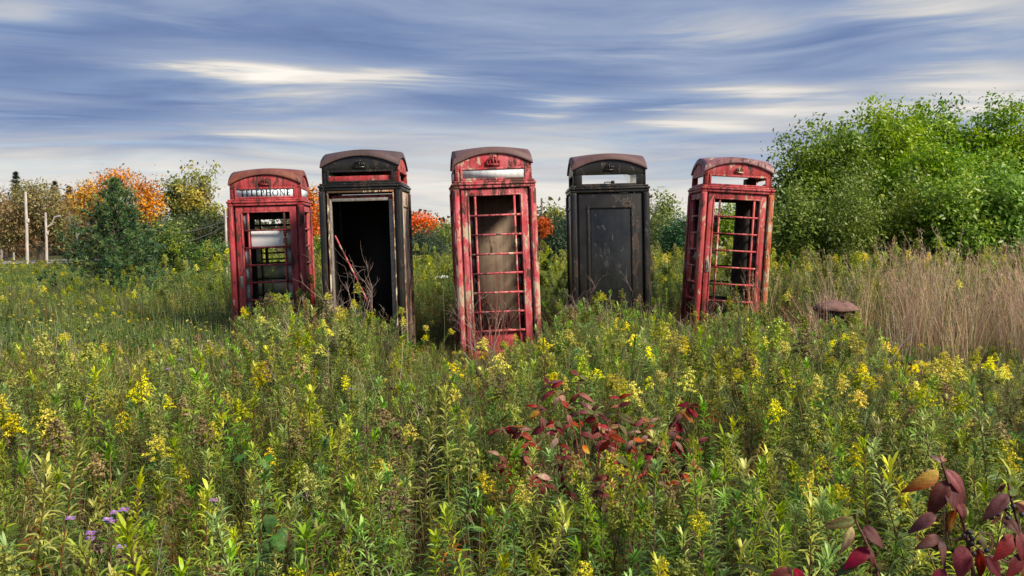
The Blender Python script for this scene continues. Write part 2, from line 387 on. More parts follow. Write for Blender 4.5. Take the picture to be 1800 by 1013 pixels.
M['inside'] = mat_paint('booth_inside_black', (.008, .007, .007), (.016, .014, .012), rust=.3, flake=.3, pale=0., seed=11., rough=.7)
M['brownpanel'] = mat_paint('brown_backboard', (.15, .105, .072), (.21, .155, .11), dark=(.03, .02, .015), primer=(.3, .26, .2), rust=.5, flake=.34, pale=.0, seed=14., rough=.8)
M['opal'] = mat_simple('opal_sign_glass', (.58, .72, .82), (.70, .80, .86), 6, .35, .05)
M['blank'] = mat_simple('stained_blank_sign', (.42, .45, .49), (.66, .68, .70), 9, .5, .1, (2.4, 1, .3))
M['ink'] = mat_simple('sign_lettering', (.010, .012, .016), (.03, .03, .035), 30, .6, .1)
M['iron'] = mat_simple('grey_iron', (.16, .14, .12), (.34, .32, .30), 30, .5, .3, metal=.3)
M['paper'] = mat_simple('white_notice', (.78, .80, .83), (.90, .91, .92), 12, .7, .1)  # white raised to include the sky's reflection on the notice
M['glass'] = mat_glass('dirty_glass', dirt=.32)
M['glassmilk'] = mat_glass('milky_glass', dirt=.62, dirtcol=(.50, .52, .51))
M['glassdark'] = mat_glass('sooty_glass', tint=(.35, .38, .40), dirt=.25, dirtcol=(.10, .11, .11))

HW = .45                     # half width of a booth; apex of the front arch is at 2.40
def arch(t, lo, hi): return lo + (hi - lo) * (1 - t * t)
def part(mb, name, mat, root, k=0, bevel=.006, smooth=False):
    o = mb.build(name, mat, root, smooth, bevel); o.rotation_euler = (0, 0, k * math.pi / 2); return o

BAR_V = BAR_H = None
def bar_meshes(mat):
    a = MB(); a.box(-.011, .011, -.012, .012, 0, 1.696); b = MB(); b.box(-.28, .28, -.010, .010, -.0105, .0105)
    return a.mesh('glazing_bar', mat), b.mesh('glazing_bar', mat)
PANE_W = PANE_N = None
def face_glazed(root, k, name, mat, panes, glassmat, handle=False, yf=-.432, bars=True, label=None, skip_h=()):
    """a door or a fixed side of eight rows of one wide and two narrow panes"""
    f = MB()
    f.box(-.362, -.28, yf, yf + .045, .06, 1.948); f.box(.28, .362, yf, yf + .045, .06, 1.948)
    f.box(-.28, .28, yf + .001, yf + .044, 1.870, 1.947); f.box(-.28, .28, yf + .001, yf + .044, .061, .174)
    for s in (-1, 1):        # glazing beads round the opening
        x = s * .286; f.box(min(x, x + s * .014), max(x, x + s * .014), yf - .007, yf - .0002, .17, 1.874)
    f.box(-.2859, .2859, yf - .006, yf - .0002, 1.874, 1.888)
    o = part(f, name, mat, root, k, .004)
    if label: o['label'] = label
    if bars:
        bv, bh = bar_meshes(mat)
        for x in (-.215, .215): obj('glazing_bar', bv, o, (x, yf + .014, .174), (0, 0, R(random.uniform(-.2, .2))))
        for i in range(1, 8):
            if i in skip_h: continue
            obj('glazing_bar', bh, o, (0, yf + .0105, 1.87 - .212 * i), (0, R(random.uniform(-.5, .5)), 0))
    pw, pn = MB(), MB(); pw.box(-.203, .203, -.002, .002, -.095, .095); pn.box(-.026, .026, -.002, .002, -.095, .095)
    mw, mn = pw.mesh('pane', glassmat), pn.mesh('pane', glassmat)
    for (r_, c_) in panes:
        obj('pane', mw if c_ == 1 else mn, o, ((-.253, 0, .253)[c_], yf + .030, 1.764 - .212 * r_))
    if handle:
        h = MB(); zz, xx = 1.03, -.325
        h.box(xx - .021, xx + .021, yf - .008, yf - .0003, zz - .075, zz + .075)
        hp = part(h, 'handle', M['iron'], o, 0, .008)
        g = MB(); tube(g, [(xx, yf - .006, zz - .05), (xx, yf - .035, zz - .035), (xx, yf - .038, zz + .035), (xx, yf - .006, zz + .05)], .007, 8)
        hp.data.materials[0] = M['iron']; gm = g.build('handle', M['iron'], o, True)
    return o
def face_panel(root, k, name, mat, yf=-.432, inset=None, label=None, edge=None):
    """a solid side: flat board in a frame, with a raised moulding on it"""
    f = MB()
    f.box(-.362, .362, yf, yf + .03, .06, 1.948)
    o = part(f, name, mat, root, k, .004)
    if label: o['label'] = label
    b = MB(); zb, zt, xw = .2, 1.80, .268
    for (x0, x1, z0, z1) in ((-xw, -xw + .028, zb, zt), (xw - .028, xw, zb, zt), (-xw + .0285, xw - .0285, zt - .028, zt), (-xw + .0285, xw - .0285, zb, zb + .028)):
        b.box(x0, x1, yf - .013, yf - .0003, z0, z1)
    part(b, 'moulding', edge or mat, o, 0, .006)
    p = MB(); p.box(-xw + .045, xw - .045, yf - .005, yf - .0003, zb + .045, zt - .045); part(p, 'raised_board', inset or mat, o, 0, .004)
    return o

def fascia(root, k, mat, z0=2.06, z1=2.16, sx=.345, frame=True):
    """the band under the roof with its slot for the sign, arched on top"""
    yf, yb = -.418, -.385; n = 24; f = MB()
    xs = np.linspace(-.418, .418, n + 1); top = arch(xs / .43, 2.21, 2.325)
    def slabs(xa, xb, lo, hi_fn):
        x = np.linspace(xa, xb, n + 1); v = []
        for q in x:
            h = hi_fn(q); v += [(q, yf, lo), (q, yf, h), (q, yb, h), (q, yb, lo)]
        fa = []
        for i in range(n):
            a, b = i * 4, i * 4 + 4
            fa += [(a, b, b + 1, a + 1), (a + 1, b + 1, b + 2, a + 2), (a + 2, b + 2, b + 3, a + 3), (a + 3, b + 3, b, a)]
        fa += [(0, 1, 2, 3), (n * 4 + 3, n * 4 + 2, n * 4 + 1, n * 4)]
        f.add(v, fa)
    slabs(-.418, .418, z1, lambda q: float(arch(q / .43, 2.222, 2.336)) - .002)
    f.box(-.418, -sx, yf, yb, 2.03, z1); f.box(sx, .418, yf, yb, 2.03, z1); f.box(-sx, sx, yf, yb, 2.03, z0)
    o = part(f, 'fascia', mat, root, k, .003)
    if frame:
        g = MB()
        for (x0, x1, a, b) in ((-sx - .018, -sx + .004, z0 - .018, z1 + .018), (sx - .004, sx + .018, z0 - .018, z1 + .018), (-sx + .0045, sx - .0045, z1 - .004, z1 + .018), (-sx + .0045, sx - .0045, z0 - .018, z0 + .004)):
            g.box(x0, x1, yf - .012, yf - .0003, a, b)
        part(g, 'sign_frame', mat, o, 0, .004)
    return o

def crown(root, parent, mat, y=-.421, z=2.245, s=1.0):
    """the crown cast in relief on the pediment"""
    c = MB()
    c.box(-.050 * s, .050 * s, y - .012, y, z - .036 * s, z - .020 * s)
    for i in range(5):
        a = (i - 2) * .30; x0 = (i - 2) * .022 * s; x1 = math.sin(a) * .055 * s; z1 = z + (.012 + .012 * math.cos(a * 1.6)) * s
        tube(c, [(x0, y - .006, z - .022 * s), (x0 * .6 + x1 * .7, y - .013, z - .004 * s), (x1 * .75, y - .010, z1), (0, y - .008, z + .010 * s)], .0065 * s, 6)
        v = np.array([(x1 * .8, y - .010, z1 + .004)]); 
        tube(c, [(x1 * .8, y - .010, z1 - .006 * s), (x1 * .8, y - .014, z1 + .004 * s), (x1 * .8, y - .010, z1 + .012 * s)], [.002, .008 * s, .002], 6)
    tube(c, [(0, y - .008, z + .008 * s), (0, y - .010, z + .046 * s)], .006 * s, 6); c.box(-.014 * s, .014 * s, y - .013, y - .006, z + .026 * s, z + .036 * s)
    c.build('crown_emblem', mat, parent, True)

def roof(root, mat, underside):
    n = 28; w0, w1 = .420, .437; mb = MB()
    t = np.linspace(-1, 1, n + 1); T, S = np.meshgrid(t, t)
    Z = 2.285 + .115 * (1 - T ** 2) + .115 * (1 - S ** 2) * .60
    Z = np.where(np.maximum(abs(T), abs(S)) > .999, Z, Z)
    i = np.arange((n + 1) ** 2).reshape(n + 1, n + 1)
    mb.add(np.stack([T * w0, S * w0, 2.285 + .115 * (1 - T ** 2) + .115 * (1 - S ** 2) - .085 * (1 - T ** 2) * (1 - S ** 2)], -1).reshape(-1, 3), np.stack([i[:-1, :-1], i[:-1, 1:], i[1:, 1:], i[1:, :-1]], -1).reshape(-1, 4))
    o = part(mb, 'roof', mat, root, 0, 0, True)
    sub = o.modifiers.new('thick', 'SOLIDIFY'); sub.thickness = .02; sub.offset = -1
    for k in range(4):        # the curved edge band and its lip, on each side
        b = MB(); prof = [(w0, .0), (w0 + .006, -.004), (w1 - .002, -.056), (w1, -.066), (w1 - .004, -.076), (w0 - .008, -.077), (w0 - .010, -.06)]
        v = []
        for q in t:
            zt = 2.285 + .115 * (1 - q * q)
            for (d_, dz) in prof: v.append((q * d_, -d_, zt + dz + (0 if dz > -.07 else .008 * (1 - q * q))))
        m_ = len(prof); f = []
        for a in range(n):
            for j in range(m_ - 1):
                p = a * m_ + j; f.append((p, p + m_, p + m_ + 1, p + 1))
        b.add(v, f); part(b, 'roof_edge', mat, o, k, 0, False)
        s_ = MB(); v = []
        for q in t:
            zt = 2.285 + .115 * (1 - q * q) - .076
            v += [(q * (w0 - .011), -(w0 - .011), zt - .008), (q * (w0 - .020), -(w0 - .020), zt - .040), (q * .385, -.385, zt - .040), (q * .385, -.385, zt + .03)]
        f = []
        for a in range(n):
            for j in range(3): p = a * 4 + j; f.append((p, p + 4, p + 5, p + 1))
        s_.add(v, f); part(s_, 'eaves_moulding', underside, o, k, 0, False)
    return o

def letters(parent, mat, y, x0, x1, z0, z1):
    """T E L E P H O N E in old roman capitals, thick stems and thin strokes with small serifs"""
    H = z1 - z0; tk, tn = .19, .085
    def rect(mb, a, b, c, d): mb.box(a, b, -.0015, 0, c, d)
    def quad(mb, p): 
        v = [(x, yy, z) for yy in (-.0015, 0) for (x, z) in p]; mb.add(v, [(0, 1, 2, 3), (7, 6, 5, 4), (0, 4, 5, 1), (1, 5, 6, 2), (2, 6, 7, 3), (3, 7, 4, 0)])
    def ring(mb, cx, cz, rx, rz, ix, iz, a0, a1, n=28):
        v = []; f = []
        for i in range(n + 1):
            a = a0 + (a1 - a0) * i / n; c, s = math.cos(a), math.sin(a)
            for yy in (-.0015, 0): v += [(cx + rx * c, yy, cz + rz * s), (cx + ix * c, yy, cz + iz * s)]
        for i in range(n):
            k = i * 4; q = k + 4; f += [(k, q, q + 1, k + 1), (k + 2, k + 3, q + 3, q + 2), (k, k + 2, q + 2, q), (k + 1, q + 1, q + 3, k + 3)]
        mb.add(v, f)
    def serif(mb, cx, z, w=.30): rect(mb, cx - w / 2, cx + w / 2, z, z + .035)
    def stem(mb, x, w=tk, t=True, b=True):
        rect(mb, x, x + w, 0, 1)
        if t: serif(mb, x + w / 2, .965, w + .13)
        if b: serif(mb, x + w / 2, 0, w + .13)
    def G(ch):
        m_ = MB()
        if ch == 'T': stem(m_, .30, t=False); rect(m_, 0, .75, 1 - tn, 1); rect(m_, 0, .03, .86, 1); rect(m_, .72, .75, .86, 1); return m_, .75
        if ch == 'E':
            stem(m_, .06)
            for z, x in ((0, .52), (.5, .44), (1 - tn, .50)): rect(m_, .2, x, z, z + tn)
            rect(m_, .49, .52, 0, .16); rect(m_, .47, .50, .84, 1); rect(m_, .41, .44, .44, .62); return m_, .54
        if ch == 'L': stem(m_, .06); rect(m_, .2, .56, 0, tn); rect(m_, .53, .56, 0, .17); return m_, .56
        if ch == 'P': stem(m_, .06); ring(m_, .24, .735, .34, .265, .20, .21, -math.pi / 2, math.pi / 2); rect(m_, .2, .26, 1 - tn, 1); rect(m_, .2, .26, .47, .47 + tn); return m_, .60
        if ch == 'H': stem(m_, .06); stem(m_, .60); rect(m_, .2, .62, .5, .5 + tn); return m_, .82
        if ch == 'O': ring(m_, .46, .5, .46, .52, .31, .465, 0, 2 * math.pi, 40); return m_, .92
        if ch == 'N':
            stem(m_, .08, .07); stem(m_, .70, .07, b=False); quad(m_, [(.02, 1), (.16, 1), (.77, -.02), (.66, -.02)]); return m_, .84
    word = 'TELEPHONE'; gl = {c: G(c) for c in set(word)}
    w = sum(gl[c][1] for c in word) + .17 * (len(word) - 1); kx = (x1 - x0) / w; x = x0
    for c in set(word): gl[c] = (gl[c][0].mesh('letter', mat), gl[c][1])
    for c in word:
        obj('letter', gl[c][0], parent, (x, y, z0), (0, 0, 0), (kx, 1, H)); x += (gl[c][1] + .17) * kx

def booth(apex, d, roll, yaw, pitch, label, mats, cornice_mat=None):
    """root at the centre of the base; apex = photo pixel of the top of the front arch"""
    top = at(apex[0], apex[1], d)
    rot = Euler((R(pitch), R(roll), R(yaw)), 'XYZ')
    off = rot.to_matrix() @ Vector((0, -HW, 2.40))
    root = empty('telephone_booth', top - off, rot)
    tag(root, label, 'telephone booth', 'abandoned telephone booths in the meadow')
    body = mats['body']
    p = MB(); p.box(-.457, .457, -.457, .457, -.2, .055); part(p, 'plinth', body, root, 0, .01)
    pm = MB()
    pm.box(-.45, -.385, -.45, -.385, .056, 1.956); pm.box(-.3845, -.352, -.397, -.3855, .056, 1.9555); pm.box(-.397, -.3855, -.3845, -.352, .056, 1.9555)
    for x, y in ((-.449, -.415), (-.415, -.449)):
        pm.box(min(x, x + .03), max(x, x + .03), min(y, y + .03), max(y, y + .03), .057, 1.955)
    pm.box(-.436, -.396, -.4575, -.4502, .10, 1.94); pm.box(-.4575, -.4502, -.436, -.396, .10, 1.94)
    me = None
    for k in range(4):
        mt = mats.get('post', {}).get(k, body)
        part(pm, 'corner_post', mt, root, k, .005)
    cm = cornice_mat or body
    for k in range(4):
        c = MB(); t = .001 * (k % 2)
        for (a, z0, z1) in ((.452, 1.957, 1.990), (.462, 1.9905, 2.018), (.446, 2.0185, 2.040)):
            c.box(-a + (.0 if k % 2 else .06), a - (.0 if k % 2 else .06), -a, -a + .0595, z0, z1)
        part(c, 'cornice', cm, root, k, .007)
    r_ = roof(root, mats['roof'], mats.get('fascia', body))
    return root

def sign_plate(root, mat, k=0, y=-.421, z0=2.055, z1=2.165, sx=.348, name='sign_panel'):
    s = MB(); s.box(-sx, sx, y, y + .006, z0, z1); return part(s, name, mat, root, k, 0)

def all_panes(skip=()): return [(r_, c_) for r_ in range(8) for c_ in range(3) if (r_, c_) not in skip]

# --- booth with the TELEPHONE sign
b1 = booth((463, 297), 11.1, -1.9, 6.0, .6, 'dull red telephone booth with blue-white TELEPHONE sign and orange-rusted roof', dict(body=M['red1'], roof=M['roof1']))
for k in range(4):
    fa = fascia(b1, k, M['red1'])
    if k == 0: crown(b1, fa, M['red1'], s=1.15)
    if k in (0, 1): 
        s = sign_plate(b1, M['opal'], k)
        if k == 0: s['label'] = 'pale sign panel reading TELEPHONE'; letters(s, M['ink'], -.4215, -.30, .30, 2.072, 2.148)
face_glazed(b1, 0, 'door', M['red1'], [(0, 0), (1, 2), (2, 0), (2, 2), (3, 0), (3, 2), (4, 0), (4, 2), (5, 0), (6, 1), (7, 1)], M['glassmilk'], True)
face_glazed(b1, 1, 'side_window', M['red1'], [(i, c) for i in range(8) for c in (0, 1)], M['glassdark'])
face_glazed(b1, 3, 'side_window', M['red1'], [(i, c) for i in range(2, 8) for c in (0, 1, 2)], M['glassmilk'])
face_glazed(b1, 2, 'rear_window', M['inside'], [(3, 1), (4, 1), (5, 1), (3, 0), (3, 2), (4, 2), (5, 2), (2, 2), (2, 0), (1, 0), (6, 0), (6, 1), (7, 1)], M['glassmilk'])
n_ = MB(); n_.box(-.20, .185, -.372, -.36, 1.458, 1.648); part(n_, 'notice_board', M['paper'], b1, 0, .004)
n_ = MB(); n_.box(-.36, .36, .20, .36, 1.80, 1.86); n_.box(-.36, .36, .33, .36, 1.71, 1.74); n_.box(-.36, .36, .33, .36, 1.862, 1.94); part(n_, 'inside_shelf', M['inside'], b1, 0, .004)
n_ = MB(); n_.box(-.19, .20, .30, .32, 1.355, 1.375); n_.box(-.19, .22, .30, .32, 1.275, 1.295); n_.box(-.15, -.11, .30, .325, 1.20, 1.43); n_.box(.12, .175, .28, .325, 1.20, 1.43); part(n_, 'telephone_bracket', M['inside'], b1, 0, .003)

# --- black booth without its door
b2 = booth((630, 263), 10.0, -1.6, 0, .3, 'black telephone booth with no door, dead twigs rising in its dark opening', dict(body=M['black'], roof=M['roof2b'], post={2: M['rustred']}))
for k in range(4):
    fa = fascia(b2, k, M['black'] if k in (0, 3) else M['red5'])
    if k == 0: crown(b2, fa, M['black'], s=1.25)
sg = MB(); sg.box(-.348, .348, -.405, -.395, 2.05, 2.118); sg = part(sg, 'sign_backing', M['red5'], b2, 0, .002); sg['label'] = 'bare red backing strip in the empty sign slot'
lid = MB(); lid.box(-.38, .38, -.38, .38, 1.97, 1.985); part(lid, 'light_block_ceiling', M['inside'], b2, 0, 0)  # unseen ceiling, set below the slots to keep sunlight out of the opening
j = MB()      # the stripped door frame with its peeling cream edge
for s in (-1, 1):
    x = s * .352; j.box(min(x, x + s * .015), max(x, x + s * .015), -.447, -.375, .06, 1.9315)
j.box(-.3675, .3675, -.446, -.375, 1.932, 1.9545); part(j, 'door_frame', M['cream'], b2, 0, .004)
j = MB(); j.box(-.3495, -.325, -.425, -.365, .06, 1.87); j.box(.305, .349, -.405, -.365, .06, 1.86); j.box(-.3215, .2995, -.41, -.375, 1.84, 1.875); part(j, 'door_stop', M['iron'], b2, 0, .004)
j = MB(); j.box(-.337, .337, -.365, -.34, 1.865, 1.91); part(j, 'closer_rail', M['red1'], b2, 0, .004)
face_panel(b2, 1, 'side_panel', M['rustred']); face_panel(b2, 2, 'rear_panel', M['inside']); face_panel(b2, 3, 'side_panel', M['black'])
for k in (1, 2, 3):
    q = MB(); q.box(-.36, .36, -.395, -.385, .06, 1.95); part(q, 'lining', M['inside'], b2, k, 0)
q = MB(); tube(q, [(-.31, -.36, 1.47), (-.13, -.30, 1.05), (.02, -.22, .68), (.13, -.12, .30)], .010, 8); q.build('fallen_rail', M['red3'], b2, True)
# rivets on the fascia
rv = MB()
for x, z in ((-.37, 2.05), (.40, 2.2), (.41, 2.0), (-.40, 1.99)): tube(rv, [(x, -.462, z), (x, -.47, z)], [.006, .004], 8)
rv.build('rivet', M['iron'], b2, True)

# --- red booth with the blank sign
b3 = booth((866, 258), 9.95, -2.4, 6.0, .3, 'bright red peeling telephone booth with blank white sign, in the middle of the row', dict(body=M['red3'], roof=M['roof2']))
for k in range(4):
    fa = fascia(b3, k, M['red3'])
    if k == 0: crown(b3, fa, M['red1'], s=1.5, z=2.25)
s = sign_plate(b3, M['blank']); s['label'] = 'blank stained white sign panel'
for k in (1, 2, 3): sign_plate(b3, M['blank'], k)
face_glazed(b3, 0, 'door', M['red3'], [(1, 0), (2, 0), (2, 2), (3, 0), (4, 0), (4, 2), (5, 2), (6, 0), (3, 2)], M['glassdark'])
face_glazed(b3, 1, 'side_window', M['red3'], [(i, 1) for i in (5, 6, 7)], M['glass'])
face_glazed(b3, 3, 'side_window', M['red3'], [(i, 1) for i in (6, 7)], M['glass'])
face_panel(b3, 2, 'rear_panel', M['red3'])
q = MB(); q.box(-.36, .36, .378, .395, .06, 1.90); part(q, 'backboard', M['brownpanel'], b3, 0, 0)
q = MB(); q.box(-.27, .27, -.40, -.392, .175, .40); part(q, 'kick_plate', M['red1'], b3, 0, .002)

# --- black booth turned with its solid back to the viewer
b4 = booth((1071, 270), 10.5, -1.4, 0, .4, 'black telephone booth showing its solid back panel under a maroon roof', dict(body=M['black'], roof=M['roof2']))
for k in range(4):
    fa = fascia(b4, k, M['black'], frame=False, z1=2.16 if k != 2 else 2.215, sx=.315 if k == 0 else .345)
    if k == 0: crown(b4, fa, M['black'], s=1.1)
face_panel(b4, 0, 'back_panel', M['black'], inset=M['blackfine']); face_panel(b4, 1, 'side_panel', M['black'], edge=M['rustred']); face_panel(b4, 3, 'side_panel', M['black'])
face_glazed(b4, 2, 'door', M['black'], [(i, 1) for i in range(8)], M['glassdark'])
q = MB(); q.add([(.155, -.41, 2.165), (.21, -.41, 2.06), (.35, -.41, 2.06), (.35, -.41, 2.165)], [(0, 1, 2, 3)]); part(q, 'broken_sign_glass', M['glassmilk'], b4, 0, 0)
def bracket(root, y, z):
    q = MB(); tube(q, [(-.06, y, z), (-.055, y, z + .016), (-.01, y, z + .02), (.01, y, z + .014), (.05, y, z + .018)], .006, 6); q.box(.02, .06, y - .012, y + .012, z, z + .034); q.build('lamp_bracket', M['inside'], root)
bracket(b4, -.40, 2.058)

# --- scuffed red booth, seen through
b5 = booth((1302, 277), 11.4, 3.0, 0, .5, 'scuffed red telephone booth with empty sign slots and see-through panes, beside the green thicket', dict(body=M['red5'], roof=M['roof5'], post={1: M['red5_sunlit']}), cornice_mat=M['red5'])
for k in range(4):
    fa = fascia(b5, k, M['red5'], z1=2.16 if k != 2 else 2.22)
    if k == 0: crown(b5, fa, M['cream'], s=1.05)
face_glazed(b5, 0, 'door', M['red5'], [(1, 0), (0, 2), (1, 2), (2, 2), (3, 2), (4, 2)], M['glassdark'], True)
face_glazed(b5, 3, 'side_window', M['red5'], [(i, 1) for i in (3, 5, 6, 7)], M['glassdark'])
face_glazed(b5, 1, 'side_window', M['red5_sunlit'], [(i, 1) for i in range(8)], M['glassdark'])
face_glazed(b5, 2, 'rear_window', M['inside'], [(i, 0) for i in range(5)] + [(7, 1), (6, 1)], M['glass'])
q = MB(); q.box(.17, .36, .30, .36, .10, 1.95); q.box(.24, .36, .10, .30, 1.97, 2.18); part(q, 'telephone_backboard', M['inside'], b5, 0, .004)
bracket(b5, .40, 2.062)

# ------------------------------------------------------------------ trees and shrubs
def pal(*cols): return np.array(cols, float)
GREEN = pal((.075, .135, .020), (.055, .105, .018), (.10, .16, .025), (.13, .18, .028))
def crown_points(r, lobes, n):
    vol = np.array([l[3] * l[4] * l[5] for l in lobes]) ** .75; k = r.choice(len(lobes), n, p=vol / vol.sum())
    d = norm(r.normal(size=(n, 3))); rad = r.random(n) ** .42
    Lb = np.array(lobes); return Lb[k, :3] + d * rad[:, None] * Lb[k, 3:6], k, d
def make_tree(name, label, base, lobes, n_twig, per, leaf, palette, cat='tree', group=None, twig_r=.22, trunk=.06, bark='bark', seed=1, droop=.3, aspect=.5, stems=1, clump_bias=.6, limbs=True, shoots=0, mat='crown'):
    """lobes: (x, y, z, rx, ry, rz) about the base; leaves hang in clumps round twig ends"""
    r = np.random.default_rng(seed); root = empty(name, (base[0], base[1], base[2] if len(base) > 2 else float(ground_z(base[0], base[1]))))
    tag(root, label, cat, group)
    tb = MB(); lobes = np.array(lobes, float)
    zt = lobes[:, 2].max(); sw = [np.array([r.normal() * .05 * stems, r.normal() * .05 * stems, 0.]) for _ in range(stems)]
    low = lobes[:, 2].min()
    forks = []
    for s_ in range(stems):
        top = np.array([lobes[:, 0].mean() * .5 + r.normal() * .08 * zt * (stems > 1), r.normal() * .05 * zt, zt * .72])
        tt = np.linspace(0, 1, 7)[:, None]; p = sw[s_] * (1 - tt) + top * tt + np.sin(tt * 5 + s_) * r.normal(size=3) * .02 * zt
        p[0, 2] = -.1
        tube(tb, p, trunk * (1 - .75 * tt[:, 0]), 7); forks.append(p)
    pts, k, dirs = crown_points(r, lobes, n_twig)
    if shoots:      # leafy shoots that stand out of the top of the crown
        sp, sk, sd_ = crown_points(r, lobes, shoots); up = sp[:, 2] > np.median(sp[:, 2]); sp = sp[up]; sk = sk[up]
        ext = []; exk = []
        for p_, q in zip(sp, sk):
            c = lobes[q]; o = norm((p_ - c[:3])[None])[0]; o[2] = abs(o[2]) + .6; o /= np.linalg.norm(o); st = c[:3] + o * c[3:6] * .95
            for j in range(5): ext.append(st + o * twig_r * .9 * j); exk.append(q)
        pts = np.concatenate([pts, ext]); k = np.concatenate([k, exk]); dirs = np.concatenate([dirs, norm(r.normal(size=(len(ext), 3)) + [0, 0, .7])])
    if limbs:
        for i, l in enumerate(lobes):
            f = forks[i % stems]; j = int(np.clip(np.interp(l[2] * .55, f[:, 2], np.arange(7)), 1, 6)); a = f[j]; b = l[:3]
            t = np.linspace(0, 1, 6)[:, None]; p = a * (1 - t) + b * t + np.sin(t * math.pi) * (r.normal(size=3) * .12 + [0, 0, .1]) * np.linalg.norm(b - a)
            tube(tb, p, trunk * .5 * (1 - .7 * t[:, 0]), 5)
            idx = np.where(k == i)[0][:60]
            for q in idx[:: max(1, len(idx) // 24)]:
                a2 = p[r.integers(2, 6)]; b2 = pts[q]; m = (a2 + b2) / 2 + r.normal(size=3) * .08 * np.linalg.norm(b2 - a2)
                tube(tb, [a2, m, b2], [trunk * .16, trunk * .10, trunk * .05], 4)
    tb.build('trunk', M[bark], root, True)
    cb = MB(); n = len(pts) * per; off = r.normal(size=(n, 3)) * np.array([1, 1, .75]); P = np.repeat(pts, per, 0) + off * twig_r
    d = norm(np.repeat(dirs, per, 0) * .6 + r.normal(size=(n, 3)) * .8 + [0, 0, -droop]); nn = norm(r.normal(size=(n, 3)) * .45 + off * .55 + [0, 0, .75])
    ci = r.integers(0, len(palette), len(pts)); ci = np.where(r.random(len(pts)) < clump_bias, (k * 7 + 3) % len(palette), ci)
    col = np.repeat(palette[ci], per, 0) * (1 + r.normal(size=(n, 1)) * .18); col = np.clip(col, .004, 1)
    L_ = leaf * (.6 + .8 * r.random(n)); rleaf(cb, P, d, nn, L_, L_ * aspect, col)
    cb.build('crown', M[mat], root)
    return root

def bare_tree(name, label, base, h, spread, seed, mat='barkgrey', group=None, depth=5, tr=None):
    r = np.random.default_rng(seed); root = empty(name, (base[0], base[1], base[2] if len(base) > 2 else 0)); tag(root, label, 'tree', group)
    a, b = MB(), MB()
    def grow(p, d, L_, rad, lv, mb):
        n = 4; pts = [p]; q = p.copy(); dd = d.copy()
        for i in range(n): dd = norm((dd + r.normal(size=3) * .13)[None])[0]; q = q + dd * L_ / n; pts.append(q.copy())
        tube(mb, pts, np.linspace(rad, rad * .62, n + 1), 5 if lv < 2 else 3)
        if lv >= depth: return
        for _ in range(3 if lv < 3 else 2):
            nd = norm((dd + r.normal(size=3) * np.array([spread, spread, spread * .6]) + [0, 0, .15])[None])[0]
            grow(np.array(pts[r.integers(2, n + 1)]), nd, L_ * r.uniform(.55, .8), rad * .55, lv + 1, b)
    grow(np.array([0, 0, -.1]), np.array([0, 0, 1.]), h * .36, (tr or h * .02), 0, a)
    a.build('trunk', M[mat], root, True); b.build('crown', M[mat], root); return root

def pine(name, label, base, h, w, seed, n_whorl=15, needle=.10, palette=None, group=None, dens=1.0):
    """young white pine: whorls of upswept boughs with brushes of long needles"""
    r = np.random.default_rng(seed); root = empty(name, base); tag(root, label, 'tree', group)
    palette = pal((.03, .085, .036), (.05, .12, .045), (.10, .195, .07), (.22, .31, .095)) if palette is None else palette
    tb = MB(); tube(tb, [(0, 0, -.1), (0.01, 0, h * .5), (0, 0, h)], [h * .022, h * .014, .006], 7)
    P = []; D = []; CI = []
    for i in range(n_whorl):
        t = i / (n_whorl - 1); z = .12 + t * (h - .2); R_ = w * .5 * (1 - t) ** 1.0 * r.uniform(.78, 1.15) + .07
        nb = int(r.integers(6, 9))
        for b in range(nb):
            a = b / nb * 2 * math.pi + i * .7 + r.normal() * .2; rise = .18 + .75 * t + r.normal() * .1; L_ = R_ * r.uniform(.75, 1.1)
            u = np.linspace(0, 1, 6)[:, None]; o = np.array([math.cos(a), math.sin(a), 0.])
            p = np.array([0, 0, z]) + o * L_ * u + np.array([0, 0, 1.]) * (rise * L_ * (u ** 1.6) - .10 * L_ * np.sin(u * 3.1))
            tube(tb, p, np.linspace(.016, .004, 6) * h / 2.7, 4)
            m = max(5, int(L_ * 20 * dens * 2.7 / h))
            for _ in range(m):
                q = r.random() ** .6; c = np.array([np.interp(q, u[:, 0], p[:, j]) for j in range(3)]) + r.normal(size=3) * np.array([1, 1, .6]) * .085 * L_ ** .5
                P.append(c); D.append(norm((o * .7 + r.normal(size=3) * .45 + [0, 0, .55])[None])[0]); CI.append(r.integers(0, len(palette)))
        if i == n_whorl - 1:
            for j in range(14): P.append(np.array([0, 0, h - .03 * j])); D.append(np.array([0, 0, 1.]) + r.normal(size=3) * .4); CI.append(len(palette) - 1)
    P = np.array(P); D = norm(np.array(D)); per = 16; n = len(P) * per
    d = norm(np.repeat(D, per, 0) + r.normal(size=(n, 3)) * .55); s = norm(np.cross(d, r.normal(size=(n, 3)))); L_ = needle * (.7 + .5 * r.random(n))[:, None]; wd = needle * .13
    p0 = np.repeat(P, per, 0); v = np.stack([p0 - s * wd * .5, p0 + s * wd * .5, p0 + d * L_], 1).reshape(-1, 3)
    col = np.repeat(palette[np.array(CI)], per, 0) * (1 + r.normal(size=(n, 1)) * .2)
    cb = MB(); cb.add(v, np.arange(n * 3).reshape(-1, 3), np.repeat(np.clip(col, .004, 1), 3, 0))
    tb.build('trunk', M['bark'], root, True); cb.build('crown', M['needle'], root); return root

def W(px, d): return (px - 900) / FPX * d          # sideways position for a pixel column at a distance
def Hh(py, d): return CAM_Z + (425 - py) / FPX * d   # height for a pixel row at a distance

